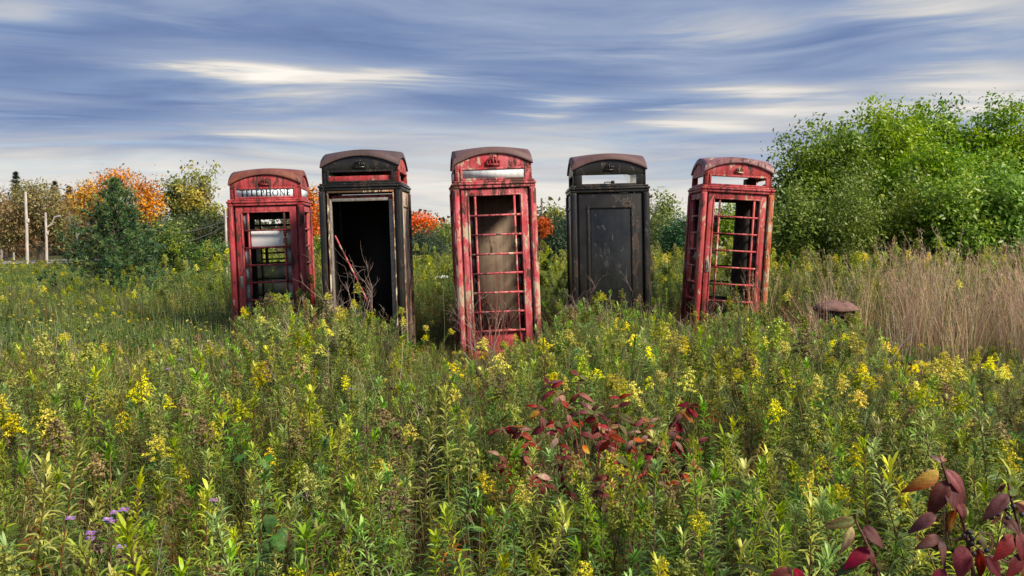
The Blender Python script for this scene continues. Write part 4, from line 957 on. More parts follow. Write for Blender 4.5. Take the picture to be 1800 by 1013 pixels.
# upper outline of the plants in front of the booths, photo pixels
SKX = [0, 100, 200, 300, 390, 410, 430, 450, 500, 540, 565, 590, 640, 690, 722, 745, 790, 830, 870, 940, 970, 1010, 1060, 1140, 1180, 1215, 1240, 1290, 1350, 1400, 1440, 1530, 1560, 1620, 1700, 1800]
SKY_ = [605, 590, 610, 598, 605, 610, 600, 528, 502, 522, 566, 548, 530, 570, 622, 605, 650, 640, 610, 600, 565, 525, 515, 520, 565, 596, 566, 524, 556, 580, 556, 560, 630, 632, 645, 636]
def cap_height(x, y):
    px = 900 + FPX * x / y; ys = np.interp(px, SKX, SKY_); return CAM_Z - (ys - 425) * y / FPX - ground_z(x, y)

# ---- goldenrods: every stem gets a place; the ones that show largest become plants of their own
gx, gy = wedge(1750, 2.0, 5.2); hx, hy = wedge(2900, 5.2, 9.6)
x = np.concatenate([gx, hx]); y = np.concatenate([gy, hy]); n = len(x)
keep = clear_of_booths(x, y, .56); x, y = x[keep], y[keep]; n = len(x)
hgt = np.clip(rng.normal(.78, .14, n), .4, 1.1)
capz = cap_height(x, y); over = hgt > capz
hgt = np.where(over, np.clip(capz * rng.uniform(.72, 1.08, n), .28, 1.1), hgt)
dg = (abs(900 + FPX * x / y - 1045) < 185) & (y > 2.9) & (y < 4.6); hgt = np.where(dg, np.minimum(hgt, np.clip(CAM_Z - (790 - 425) * y / FPX - ground_z(x, y), .3, 1.1)), hgt)   # low round the dogwood
px = 900 + FPX * x / y; ptop = np.array([pix(a, b, c)[1] for a, b, c in zip(x, y, ground_z(x, y) + hgt)])
pb = np.full(n, .010)
def zone(x0, x1, y0, y1, p):
    global pb
    pb = np.where((px > x0) & (px < x1) & (ptop > y0) & (ptop < y1), p, pb)
zone(0, 560, 560, 740, .035); zone(560, 1250, 560, 700, .06); zone(1200, 1800, 590, 710, .11); zone(1360, 1800, 625, 685, .32); zone(900, 1180, 590, 690, .15); zone(0, 1900, 780, 1100, .004)
u = rng.random(n); kind = np.where(u < pb, 'bloom', np.where(u < pb + .07, 'bud', np.where(u < pb + .105, 'turn', np.where(u < pb + .125, 'tan', 'plain'))))
extra = [(452, 520, 9.6), (480, 588, 8.2), (388, 583, 7.6), (338, 598, 6.6), (155, 583, 7), (35, 592, 6.6), (204, 603, 7), (230, 606, 7.1), (275, 612, 6.5), (585, 962, 2.65), (910, 932, 2.75), (430, 975, 2.6), (15, 990, 2.5), (8, 690, 4.6),
         (795, 745, 4.3), (828, 724, 4.5), (720, 812, 3.7), (655, 788, 4), (490, 748, 4.3), (395, 738, 4.4), (225, 698, 4.8), (183, 688, 4.9), (120, 645, 5.5), (1305, 868, 3.1), (1325, 763, 3.9), (1395, 738, 4.1), (1772, 745, 4.1), (1655, 600, 6.6), (1716, 598, 6.7), (1600, 636, 6.1),
         (1284, 482, 10.75), (1224, 545, 10.3), (650, 498, 9.25), (612, 535, 9.0), (580, 522, 9.2), (716, 532, 9.1), (668, 520, 9.2), (636, 545, 9.0), (884, 588, 8.2), (1000, 602, 7.6), (940, 643, 6.6), (1046, 598, 7.6), (1100, 588, 7.8), (1131, 593, 7.7), (915, 758, 4.3), (932, 828, 3.6), (1090, 755, 4.3),
         (1560, 838, 3.3), (1605, 798, 3.6), (1535, 770, 3.8), (520, 565, 8.8), (592, 652, 6.6), (690, 688, 5.7), (568, 718, 5.1), (1455, 640, 6.2), (1500, 650, 6.1), (1540, 640, 6.3), (1575, 655, 6.0), (1630, 650, 6.1), (1680, 655, 6.0), (1755, 650, 6.2), (1420, 655, 6.1), (1350, 660, 6.0), (1250, 655, 6.2), (1330, 580, 8.3), (1265, 625, 7.0),
         (1655, 788, 3.5), (1640, 800, 3.45), (850, 655, 6.3), (820, 660, 6.2), (760, 580, 8.6), (770, 560, 9.0)]
ex, ey, eh = [], [], []
for a, b, c in extra:
    p = at(a, b, c); ex.append(p.x); ey.append(c); eh.append(max(.35, p.z - float(ground_z(p.x, c))))
turned = [(336, 598, 6.4), (470, 610, 6.6), (290, 802, 3.3), (725, 585, 8.7), (75, 740, 4.4)]
tx = [at(a, b, c) for a, b, c in turned]
order = np.argsort(-(hgt / y)); NF = 300 - len(extra) - len(turned)
seen = order[(abs(x[order]) < y[order] * .575) & (ptop[order] < 1020) & (ptop[order] > 560)]
single = seen[:NF]; mask = np.zeros(n, bool); mask[single] = True
places = [(x[i], y[i], hgt[i], kind[i]) for i in single] + [(a, b, c, 'bloom') for a, b, c in zip(ex, ey, eh)] + [(p.x, p.y, max(.4, p.z - float(ground_z(p.x, p.y))), 'turn') for p in tx]
def where_label(pxx, pyy):
    z = 'front' if pyy > 850 else ('near' if pyy > 740 else ('mid' if pyy > 640 else 'far'))
    names = [(200, 'apple tree'), (395, 'pine'), (550, 'TELEPHONE booth'), (740, 'doorless booth'), (960, 'blank-sign booth'), (1170, 'back-panel booth'), (1400, 'scuffed booth'), (1600, 'thicket start'), (9999, 'dry grass')]
    return z, [b for a, b in names if pxx < a][0]
KD = {'plain': 'leafy green goldenrods', 'bloom': 'yellow-flowering goldenrods', 'bud': 'feathery-topped green goldenrods', 'turn': 'red-leaved goldenrods', 'tan': 'faded tan-plumed goldenrods'}
ONE = {'plain': 'leafy green goldenrod', 'bloom': 'yellow-flowering goldenrod', 'bud': 'feathery-topped green goldenrod', 'turn': 'red-leaved goldenrod', 'tan': 'faded tan-plumed goldenrod'}
ZN = {'front': 'along the bottom edge', 'near': 'in the near meadow', 'mid': 'in mid meadow', 'far': 'near the booths'}
ORD = ['leftmost', 'second from left', 'third from left', 'fourth from left', 'fifth from left', 'sixth from left', 'seventh from left', 'eighth from left', 'ninth from left', 'tenth from left']
cells = {}
for i, (a, b, hh, kd) in enumerate(places):
    p = pix(a, b, float(ground_z(a, b)) + hh); cells.setdefault((kd,) + where_label(*p), []).append((p[0], i))
LAB = {}
for (kd, z, nm), lst in cells.items():
    lst.sort(); k = len(lst)
    for j, (_, i) in enumerate(lst):
        if k == 1: LAB[i] = 'only %s %s below %s' % (ONE[kd], ZN[z], nm)
        else:
            o = ORD[j] if j < 10 and j <= k // 2 else ORD[k - 1 - j].replace('left', 'right') if k - 1 - j < 10 else 'middle'
            LAB[i] = '%s of %s %s below %s' % (o, KD[kd], ZN[z], nm)
for i, (a, b, hh, kd) in enumerate(places):
    ms = GM[kd][i % len(GM[kd])]; root = empty('goldenrod', (a, b, float(ground_z(a, b)) - .01), (rng.normal() * .12, rng.normal() * .12, rng.random() * 6.28))
    k = hh / (.9 if kd in ('plain',) else 1.0); root.scale = (.35 + .65 * k,) * 2 + (k,) if k < 1 else (k,) * 3
    tag(root, LAB[i], 'goldenrod', 'goldenrods in the meadow')
    for nm, me in zip(('stem', 'foliage', 'flower_head'), ms):
        if me: obj(nm, me, root)
# the rest, and the tall stand behind and among the booths
rest = ~mask
flat = []; code = {}
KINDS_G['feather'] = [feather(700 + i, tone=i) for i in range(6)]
for k in ('plain', 'bloom', 'bud', 'turn', 'tan', 'feather'):
    code[k] = (len(flat), len(KINDS_G[k])); 
    for parts in KINDS_G[k]: flat.append(parts)
flat_meshes = []
for st, lf, fl in flat:
    mb = MB(); mb.merge(st); mb.merge(lf); mb.merge(fl); flat_meshes.append(mb.mesh('goldenrod_shape', M['leaf']))
def kidx(kd, far=None):
    out = []
    for j, k in enumerate(kd):
        if far is not None and k == 'plain' and far[j]: out.append(code['feather'][0] + rng.integers(0, 4) if rng.random() < .25 else code[k][0] + (1, 3, 5)[rng.integers(0, 3)])  # deeper-green shapes near the booths put the shade there into leaf colour
        elif k == 'plain' and rng.random() < .38: out.append(code['feather'][0] + rng.integers(0, code['feather'][1]))
        else: out.append(code[k][0] + rng.integers(0, code[k][1]))
    return np.array(out)
bx, by = wedge(5200, 9.6, 19, 2.0); pbx = 900 + FPX * bx / by
left = pbx < 390 + rng.normal(size=len(bx)) * 40; ok = clear_of_booths(bx, by) & (~left | (rng.random(len(bx)) < .45)); ok &= ~((by < 10.6) & (abs(bx - (-1.7)) < .5))
bx, by = bx[ok], by[ok]; pbx = pbx[ok]; left = left[ok]
bh = np.clip(rng.normal(1.0, .16, len(bx)), .5, 1.4) * np.where(by < 12, .78, 1.0)
bh = np.where(left, bh * rng.uniform(.4, .75, len(bx)), bh)
# nothing tall right in front of the booth faces
infront = by < 11.3; bh = np.where(infront, np.minimum(bh, np.clip(cap_height(bx, by) * rng.uniform(.8, 1.1, len(bx)), .25, 1.2)), bh)
kb = np.where(rng.random(len(bx)) < .36, 'bud', np.where(rng.random(len(bx)) < .07, 'bloom', 'plain'))
kf = kind[rest]
X_ = np.concatenate([x[rest], bx]); Y_ = np.concatenate([y[rest], by]); H_ = np.concatenate([hgt[rest], bh]); K_ = np.concatenate([kf, kb]); m_ = len(X_)
S_ = H_ / .95; sxy = np.where(S_ < 1, .35 + .65 * S_, S_)
scatter('goldenrod_stand', 'dense stand of goldenrod filling the meadow around the booths', 'goldenrod', flat_meshes, np.stack([X_, Y_, ground_z(X_, Y_) - .01], 1), rng.random(m_) * 6.28, rng.normal(size=(m_, 2)) * np.where(rng.random((m_, 1)) < .14, .42, .12), np.stack([sxy, sxy, S_], 1), kidx(K_, (Y_ > 7.4) & (Y_ < 11.5) & (rng.random(m_) < .75)))

# ---- grasses and dead stalks between the goldenrods
tufts = [grass_tuft(300 + i, 40, .42, .09).mesh('grass_shape', M['leaf']) for i in range(4)] + [grass_tuft(310 + i, 30, .40, .10, ((.15, .085, .04), (.24, .16, .085), (.09, .05, .025))).mesh('grass_shape', M['dry']) for i in range(3)]
x, y = wedge(3000, 1.9, 10.5); x2, y2 = wedge(2600, 10.5, 19, 2); _k = (900 + FPX * x2 / y2 > 400) | (rng.random(len(x2)) < .25); x2, y2 = x2[_k], y2[_k]; x = np.concatenate([x, x2]); y = np.concatenate([y, y2]); ok = clear_of_booths(x, y, .50); x, y = x[ok], y[ok]; n = len(x)
s = rng.uniform(.7, 1.5, n) * np.clip(cap_height(x, y) / .6, .5, 1.2)
s = np.where(y > 11, rng.uniform(.9, 1.6, n), s)
scatter('meadow_grass', 'grass tufts growing between the goldenrod stems', 'grass', tufts, np.stack([x, y, ground_z(x, y)], 1), rng.random(n) * 6.28, rng.normal(size=(n, 2)) * .06, np.repeat(s[:, None], 3, 1), np.where(y < 4.2, rng.integers(1, 7, n), rng.integers(0, 6, n)))
brown = [grass_tuft(340 + i, 44, .46, .11, ((.10, .055, .028), (.16, .09, .045), (.06, .035, .02), (.20, .13, .07)), .006, .7).mesh('brown_grass_shape', M['dry']) for i in range(4)]
x, y = wedge(620, 1.9, 4.4); n = len(x); s = rng.uniform(.8, 1.35, n)
scatter('brown_undergrowth', 'withered brown grass between the nearest goldenrod stems', 'grass', brown, np.stack([x, y, ground_z(x, y)], 1), rng.random(n) * 6.28, rng.normal(size=(n, 2)) * .12, np.repeat(s[:, None], 3, 1), rng.integers(0, 4, n))
stk = [dead_stalk(330 + i, .8, i < 3).mesh('stalk_shape', M['stem']) for i in range(6)]
x, y = wedge(900, 2.0, 10.0); ok = clear_of_booths(x, y); x, y = x[ok], y[ok]; n = len(x); s = np.clip(np.minimum(rng.uniform(.6, 1.05, n), cap_height(x, y) / .8 * 1.05), .3, 1.2)
scatter('dead_stalks', 'thin dead brown and grey stalks among the green plants', 'stalks', stk, np.stack([x, y, ground_z(x, y)], 1), rng.random(n) * 6.28, rng.normal(size=(n, 2)) * .2, np.repeat(s[:, None], 3, 1), rng.integers(0, 6, n))

# ---- short weeds of the open field on the left and beyond
def weed_patch(seed):
    mb = grass_tuft(seed, 170, .34, .45, ((.09, .145, .035), (.12, .16, .045), (.17, .17, .06), (.075, .13, .035)), .008, .6); r = np.random.default_rng(seed)
    n = 90; p = np.stack([r.normal(size=n) * .28, r.normal(size=n) * .28, r.random(n) * .26], 1); leaves(mb, p, r.normal(size=(n, 3)) + [0, 0, .5], .06, .014, np.array((.10, .155, .045)) * (.7 + .7 * r.random((n, 1))), droop=.3)
    if seed % 6 == 0:
        n = 14; p = np.stack([r.normal(size=n) * .2, r.normal(size=n) * .2, .22 + .1 * r.random(n)], 1); leaves(mb, p, r.normal(size=(n, 3)), .03, .022, (.5, .42, .05), droop=0)
    return mb.mesh('weed_shape', M['leaf'])
weeds = [weed_patch(360 + i) for i in range(6)]
n = 9500; d = 9.5 + 48 * rng.random(n) ** 1.15; x = rng.uniform(-1, .75, n) * (d * .5625 + 3); pxx = 900 + FPX * x / d
ok = ((pxx < 430) | (d > 18)) & clear_of_booths(x, d, .6) & ~((d > 46) & (x < -22)); x, d = x[ok], d[ok]; n = len(x); s = rng.uniform(.7, 1.4, n) * (1 - .006 * d)
scatter('field_weeds', 'low green weeds and grass of the open field', 'weeds', weeds, np.stack([x, d, ground_z(x, d)], 1), rng.random(n) * 6.28, rng.normal(size=(n, 2)) * .05, np.stack([s * 1.2 + .012 * d, s * 1.2 + .012 * d, s], 1), rng.integers(0, 6, n))
# yellow strip of goldenrod at the far side of the field
n = 2600; x = rng.uniform(-32, 4, n); d = rng.uniform(30, 44, n); s = rng.uniform(.35, .6, n)
scatter('far_goldenrod', 'yellowish goldenrod strip at the far side of the field', 'goldenrod', flat_meshes, np.stack([x, d, ground_z(x, d)], 1), rng.random(n) * 6.28, rng.normal(size=(n, 2)) * .1, np.stack([s * 2, s * 2, s], 1), kidx(np.where(rng.random(n) < .5, 'bud', np.where(rng.random(n) < .4, 'bloom', 'plain'))))

# ---- the patch of tall dry grass on the right
dry = [dry_tuft(400 + i).mesh('dry_grass_shape', M['dry']) for i in range(5)]
n = 470; x = rng.uniform(2.75, 9.2, n); d = rng.uniform(8.4, 14.5, n); edge = 4.1 + .55 * np.sin(d * 1.7) + .25 * (d - 9)
dens = sstep(0, 2.2, x - edge); ok = (rng.random(n) < .26 + .70 * dens) & (x > edge - 1.9) & clear_of_booths(x, d, .55) ; x, d = x[ok], d[ok]; n = len(x)
s = rng.uniform(.65, 1.4, n) * (.8 + .2 * sstep(3.5, 6, x)) 
s = np.where((abs(x - 3.52) < .36) & (d < 9.8), s * .6, s)
scatter('dry_grass', 'tall pinkish tan dry grass in front of the green thicket', 'grass', dry, np.stack([x, d, ground_z(x, d)], 1), rng.random(n) * 6.28, rng.normal(size=(n, 2)) * .1, np.repeat(s[:, None], 3, 1), rng.integers(0, 5, n))

# ------------------------------------------------------------------ red dogwood shrubs
def dog_leaf(seed, c0, c1, edge, curl=.35, fold=.30, wid=.50):
    """oval leaf one unit long with arching veins, curling back at the tip"""
    r = np.random.default_rng(seed); ny, nx = 13, 9; mb = MB(); v = []; col = []
    tw = r.normal() * .25
    for i in range(ny):
        t = i / (ny - 1); w = wid * .5 * (math.sin(math.pi * t ** .80) ** .85) * (1 - .18 * t) + .004
        for j in range(nx):
            s = (j / (nx - 1)) * 2 - 1
            vein = .012 * math.cos((t * 1.0 - abs(s) * .42) * 34) * (1 - abs(s)) * math.sin(math.pi * t)
            z = -curl * t ** 2.1 + fold * abs(s) * w * 2 * .6 - .5 * fold * s * s * w * 2 + vein + tw * s * w * t
            v.append((s * w, t * (1 - .22 * curl * t), z + r.normal() * .004))
            k = min(1, max(0, t * 1.1 - .05 + .25 * math.sin(seed + s * 2))); e = max(0, abs(s) - .55) / .45
            c = np.array(c0) * (1 - k) + np.array(c1) * k; c = c * (1 - e * .6) + np.array(edge) * e * .6
            lum = 1 + .30 * math.cos((t - abs(s) * .42) * 34) * (1 - abs(s) * .5); col.append(np.clip(c * lum, .004, 1))
    i = np.arange(ny * nx).reshape(ny, nx); mb.add(v, np.stack([i[:-1, :-1], i[:-1, 1:], i[1:, 1:], i[1:, :-1]], -1).reshape(-1, 4), np.array(col))
    return mb.mesh('leaf', M['dogleaf'], True)
MAR, REDL, GRN, YEL, PNK, ORG = (.10, .026, .028), (.215, .026, .028), (.10, .14, .036), (.46, .38, .10), (.33, .15, .13), (.42, .13, .02)
DL = {'maroon': [dog_leaf(1, MAR, (.11, .035, .032), MAR, .4), dog_leaf(2, (.12, .04, .035), MAR, REDL, .65), dog_leaf(3, MAR, (.14, .03, .03), MAR, .25, wid=.62)],
      'red': [dog_leaf(4, REDL, (.24, .022, .022), (.36, .03, .03), .35, wid=.62), dog_leaf(5, (.36, .035, .028), REDL, MAR, .6), dog_leaf(6, (.22, .018, .02), (.32, .02, .02), REDL, .5)],
      'green': [dog_leaf(7, GRN, (.10, .09, .035), (.22, .05, .04), .35), dog_leaf(8, (.11, .15, .04), GRN, MAR, .5)],
      'yellow': [dog_leaf(9, YEL, (.34, .10, .05), (.45, .16, .08), .6), dog_leaf(10, (.40, .36, .12), PNK, REDL, .55)],
      'pink': [dog_leaf(11, (.42, .30, .24), PNK, (.30, .10, .08), .55), dog_leaf(12, PNK, (.24, .09, .075), REDL, .7)],
      'orange': [dog_leaf(13, ORG, YEL, REDL, .3, wid=.6), dog_leaf(14, (.38, .07, .02), ORG, REDL, .4)]}
def put_leaf(root, base, tip, kind, i=0, wide=1.0, face=(0, -1, .55)):
    base, tip = Vector(base), Vector(tip); Yd = (tip - base); L_ = Yd.length; Yd.normalize(); nz = Vector(face).normalized()
    X = Yd.cross(nz).normalized(); Z = X.cross(Yd)
    m = Matrix((X, Yd, Z)).transposed().to_4x4(); o = obj('leaf', DL[kind][i % len(DL[kind])], root)
    o.matrix_basis = root.matrix_basis.inverted() @ (Matrix.Translation(base) @ m @ Matrix.Diagonal((L_ * wide, L_, L_, 1)))
    st = None
    return o
def stem_px(mb, root, pts, d, r0, r1, dd=None):
    p = [np.array(at(a, b, d + (0 if dd is None else dd[i]))) - np.array(root.location) for i, (a, b) in enumerate(pts)]
    t = np.linspace(0, len(p) - 1, len(p) * 4); k = np.arange(len(p)); P = np.stack([np.interp(t, k, np.array(p)[:, j]) for j in range(3)], 1)
    for _ in range(2): P[1:-1] = (P[:-2] + 2 * P[1:-1] + P[2:]) / 4
    tube(mb, P, np.linspace(r0, r1, len(P)), 6); return P
def berries(mb, c, r, n=16, s=.004):
    rr = np.random.default_rng(n)
    for q in rr.normal(size=(n, 3)) * r: tube(mb, [c + q + [0, 0, -s], c + q + [0, 0, -s * .5], c + q + [0, 0, s * .5], c + q + [0, 0, s]], [s * .3, s, s, s * .3], 6)
def fix_root(o): bpy.context.view_layer.update()

def near_dogwood(label, base_px, d, stems, lv, seeds=()):
    b = at(*base_px, d); root = empty('dogwood_shrub', (b.x, d, float(ground_z(b.x, d)))); tag(root, label, 'shrub', 'red-leaved dogwoods')
    mb = MB()
    for pts, r0, r1 in stems: stem_px(mb, root, pts, d, r0, r1)
    mb.build('stem', M['darktwig'], root, True)
    if seeds:
        sb = MB()
        for a, b_ in seeds: berries(sb, np.array(at(a, b_, d - .01)) - np.array(root.location), .011)
        sb.build('seed_cluster', M['ink'], root, True)
    for i, (x0, y0, x1, y1, kd, w, dz) in enumerate(lv):
        put_leaf(root, at(x0, y0, d - .01), at(x1, y1, d - .01 + dz), kd, i, w * .86, (random.uniform(-.35, .35), -1, .5 + random.uniform(-.3, .4)))
    return root
near_dogwood('maroon and red dogwood stem with large drooping leaves, tallest at the near corner', (1712, 1010), 1.5,
    [([(1722, 1200), (1712, 1010), (1700, 945), (1683, 885), (1664, 842), (1655, 812)], .0038, .0018), ([(1700, 945), (1675, 950), (1648, 940)], .002, .001), ([(1700, 950), (1735, 975), (1790, 995)], .002, .0012), ([(1704, 965), (1720, 935), (1745, 940)], .0015, .001), ([(1655, 1200), (1660, 1000), (1664, 900)], .0024, .0012)],
    [(1655, 814, 1634, 790, 'pink', .8, .02), (1656, 812, 1668, 786, 'pink', .7, .03), (1650, 828, 1607, 868, 'yellow', .9, -.03), (1662, 826, 1716, 872, 'pink', .85, -.03), (1664, 845, 1638, 905, 'maroon', 1.05, -.03), (1668, 850, 1700, 908, 'maroon', 1.35, -.02), (1684, 880, 1702, 910, 'red', .9, -.03),
     (1645, 903, 1606, 930, 'maroon', 1.0, -.02), (1668, 900, 1690, 942, 'orange', 1.2, .02), (1650, 942, 1622, 962, 'pink', 1.1, -.02), (1652, 946, 1668, 988, 'pink', .8, -.03), (1660, 950, 1676, 984, 'green', 1.1, .02), (1690, 958, 1700, 1022, 'red', 1.2, -.03), (1718, 965, 1738, 1025, 'red', .8, -.02), (1722, 938, 1742, 975, 'green', .8, -.02), (1740, 940, 1752, 985, 'yellow', .5, .0), (1700, 960, 1680, 1010, 'maroon', .9, .02), (1735, 978, 1765, 1020, 'maroon', 1.0, -.01), (1660, 1000, 1640, 1040, 'red', 1.0, -.02)], seeds=[(1704, 956)])
near_dogwood('green and maroon dogwood shoot leaning among the near goldenrods', (1545, 1010), 1.62,
    [([(1560, 1200), (1545, 1010), (1528, 965), (1508, 925), (1500, 905)], .0034, .0016)],
    [(1502, 914, 1455, 926, 'green', .9, -.02), (1498, 926, 1488, 972, 'yellow', .8, -.03), (1518, 925, 1556, 962, 'maroon', 1.0, -.03), (1512, 902, 1525, 908, 'green', .9, .01), (1505, 904, 1528, 892, 'green', .7, .03), (1528, 965, 1490, 990, 'red', 1.1, -.03), (1530, 968, 1540, 996, 'maroon', 1.0, -.02), (1510, 985, 1474, 1010, 'green', .9, -.02), (1538, 990, 1560, 1004, 'green', .8, .0)])
near_dogwood('dark maroon dogwood cut off by the photo\'s edge at the near corner', (1800, 1010), 1.45,
    [([(1815, 1200), (1803, 1010), (1792, 930), (1778, 880), (1772, 850)], .0038, .0018), ([(1792, 930), (1770, 900), (1755, 890)], .002, .001)],
    [(1772, 868, 1732, 912, 'maroon', .9, -.02), (1776, 872, 1796, 842, 'green', .8, .03), (1760, 896, 1748, 934, 'yellow', .55, .0), (1762, 908, 1796, 935, 'maroon', 1.3, -.03), (1784, 895, 1812, 880, 'orange', .9, .0), (1780, 940, 1762, 985, 'red', 1.3, -.03), (1790, 935, 1812, 990, 'red', 1.0, -.02), (1785, 885, 1822, 912, 'maroon', .9, -.02), (1795, 975, 1775, 1020, 'maroon', 1.1, -.02), (1800, 990, 1822, 1030, 'red', 1.2, -.01), (1768, 850, 1752, 872, 'maroon', .7, .0), (1775, 846, 1790, 828, 'green', .7, .02)], seeds=[(1764, 893)])
near_dogwood('low red dogwood leaf pair poking up at the photo\'s bottom edge', (1395, 1012), 1.7,
    [([(1400, 1200), (1395, 1030), (1390, 1005)], .003, .0015)], [(1392, 1003, 1350, 1022, 'red', 1.0, -.02), (1396, 1000, 1418, 1024, 'red', 1.3, -.03), (1390, 998, 1376, 1018, 'maroon', 1.0, -.01), (1345, 1005, 1300, 992, 'green', .6, .0)])
def mid_dogwood():
    d = 4.15; b = at(1050, 880, d); root = empty('dogwood_shrub', (b.x, d, float(ground_z(b.x, d)))); tag(root, 'sprawling red dogwood with many small crimson leaves amid the goldenrod', 'shrub', 'red-leaved dogwoods')
    mb = MB(); r = random.Random(4)
    S = [[(1040, 1000), (1025, 860), (1012, 760), (985, 700), (965, 676)], [(1040, 1000), (1030, 850), (1018, 740), (1017, 660)], [(1050, 1000), (1075, 850), (1085, 770), (1088, 700)], [(1060, 1000), (1120, 850), (1160, 780), (1195, 730), (1214, 712)], [(1030, 1000), (960, 850), (930, 780), (905, 745), (868, 760)], [(1060, 1000), (1130, 870), (1135, 780), (1142, 742)], [(1035, 1000), (990, 830), (960, 760), (945, 715)], [(1070, 1000), (1180, 880), (1215, 800), (1225, 775)], [(1045, 1000), (1050, 830), (1060, 760), (1040, 720)], [(1030, 1000), (935, 880), (890, 830), (878, 800)], [(1040, 1000), (1000, 860), (985, 790), (975, 740)], [(1050, 1000), (1100, 860), (1110, 790), (1118, 750)], [(1060, 1000), (1150, 860), (1180, 800), (1190, 760)], [(1045, 1000), (1060, 860), (1075, 800), (1068, 740)], [(1035, 1000), (965, 860), (930, 820), (915, 790)]]
    for si, pts in enumerate(S):
        dd = [0] + [r.uniform(-.35, .35)] * (len(pts) - 1); P = stem_px(mb, root, pts, d, .0036, .0014, dd)
        n = len(P); k = int(n * .30)
        while k < n:
            base = Vector(P[k]) + root.location; 
            for s in (-1, 1):
                if r.random() < .26 and k < n - 2: continue
                a = r.uniform(-.6, .6); L_ = r.uniform(.05, .085) * (1 if k < n - 2 else .75)
                dv = Vector((s * r.uniform(.35, 1.0), r.uniform(-.7, .5), r.uniform(-1.0, .15) if k < n - 2 else r.uniform(-.4, .8))).normalized()
                kd = r.choices(['red', 'maroon', 'green', 'pink', 'orange', 'yellow'], [6, 1.8, 2.2, 1.8, .9, .5 + (si in (3, 5)) * 1.2])[0]
                put_leaf(root, base, base + dv * L_, kd, r.randrange(9), r.uniform(.55, .85), (r.uniform(-.6, .6), -1, r.uniform(.2, 1.2)))
            k += 1
    mb.build('stem', M['redtwig'], root, True)
mid_dogwood()

# ------------------------------------------------------------------ small flowers and weeds
M['purple'] = mat_foliage('aster_petal', .3, .6, .02, .2, .1, patch=False, spec=.2)
def aster(label, heads, d):
    p0 = at(heads[0][0], heads[0][1], d); root = empty('purple_aster', (p0.x, d, float(ground_z(p0.x, d)))); tag(root, label, 'aster', 'purple asters in the meadow')
    st = MB(); r = np.random.default_rng(int(p0.x * 1000) % 999)
    for hx, hy in heads:
        c = np.array(at(hx, hy, d - .12 + r.uniform(-.05, .05))) - np.array(root.location); tube(st, [(r.normal() * .02, r.normal() * .02, 0), c * [.4, .4, .55], c], [.002, .0016, .001], 4, (.10, .12, .04))
        m = 10; q = r.random((m, 1)); leaves(st, c * [.5, .5, 1] * (.4 + .5 * q), r.normal(size=(m, 3)) + [0, 0, .4], .04, .008, (.09, .13, .04))
        f = MB(); k = 22; a = np.arange(k) / k * 6.28; dr = np.stack([np.cos(a), np.sin(a) - .35, .35 + .15 * np.sin(a * 3)], 1)
        leaves(f, np.tile(c, (k, 1)), dr, .018, .0055, np.array((.50, .26, .72)) * (.8 + .4 * r.random((k, 1))), droop=.2)
        ho = f.build('flower_head', M['purple'], root); e = MB(); tube(e, [c + [0, 0, -.002], c + [0, -.001, .002], c + [0, -.002, .0055]], [.003, .0042, .001], 8, (.45, .30, .05)); e.build('flower_centre', M['flower'], ho)
    st.build('stem', M['stem'], root)
aster('purple aster cluster below dead red stalks in the dark near corner', [(125, 912), (160, 938), (159, 948)], 2.75)
aster('purple aster with three heads close together in the near meadow', [(190, 914), (203, 902), (219, 897), (196, 918)], 2.8)
aster('single pale purple aster in the near meadow beside brown grass', [(376, 880)], 2.95)
aster('purple aster pair beside the orange turned goldenrod in the mid meadow', [(318, 633), (295, 649), (302, 652)], 5.9)
aster('single purple aster in line with the doorless booth', [(617, 684)], 5.3)
aster('small purple aster low in the near meadow, one head', [(215, 962)], 2.7)
def broadleaf(label, spots, d):
    p0 = at(spots[0][0], spots[0][1], d); root = empty('broadleaf_weed', (p0.x, d, float(ground_z(p0.x, d)))); tag(root, label, 'weed', 'broad-leaved weeds'); r = random.Random(len(spots))
    st = MB()
    for i, (a, b, s) in enumerate(spots):
        p = at(a, b, d + r.uniform(-.06, .06)); q = p + Vector((r.uniform(-1, 1), r.uniform(-.9, .1), r.uniform(-.35, .1))).normalized() * s
        put_leaf(root, p, q, 'broad', i, 1.55, (r.uniform(-.4, .4), -.6, 1)); L0 = np.array(p) - np.array(root.location); tube(st, [(0, 0, 0), L0 * [.5, .5, .6], L0], [.003, .0025, .0015], 5, (.10, .15, .04))
    st.build('stem', M['stem'], root)
DL['broad'] = [dog_leaf(20, (.045, .16, .025), (.055, .18, .03), (.04, .14, .02), .25), dog_leaf(21, (.06, .19, .03), (.045, .15, .025), (.05, .17, .03), .35)]
broadleaf('broad bright green leaves low in the near meadow', [(455, 920, .055), (480, 905, .06), (475, 945, .06), (500, 960, .055), (462, 960, .06), (490, 930, .05)], 2.9)
broadleaf('broad green leaves half hidden in the middle of the meadow', [(430, 800, .06), (450, 812, .06), (440, 790, .055), (465, 805, .05)], 3.9)
def white_umbel(label, px, py, d):
    p = at(px, py, d); root = empty('wild_carrot', (p.x, d, float(ground_z(p.x, d)))); tag(root, label, 'wildflower'); st, f = MB(), MB(); r = np.random.default_rng(3); h = p.z - root.location.z
    tube(st, [(0, 0, 0), (.02, 0, h * .5), (0, 0, h)], [.003, .002, .0015], 5, (.12, .15, .05)); k = 90; c = np.concatenate([r.normal(size=(k, 2)) * .028, h + .02 + r.random((k, 1)) * .02], 1)
    leaves(f, c, r.normal(size=(k, 3)), .012, .009, (.75, .76, .72), droop=.1); st.build('stem', M['stem'], root); f.build('flower_head', M['purple'], root)
white_umbel('white-topped wild carrot beside the red booth with the blank sign', 778, 492, 9.4)

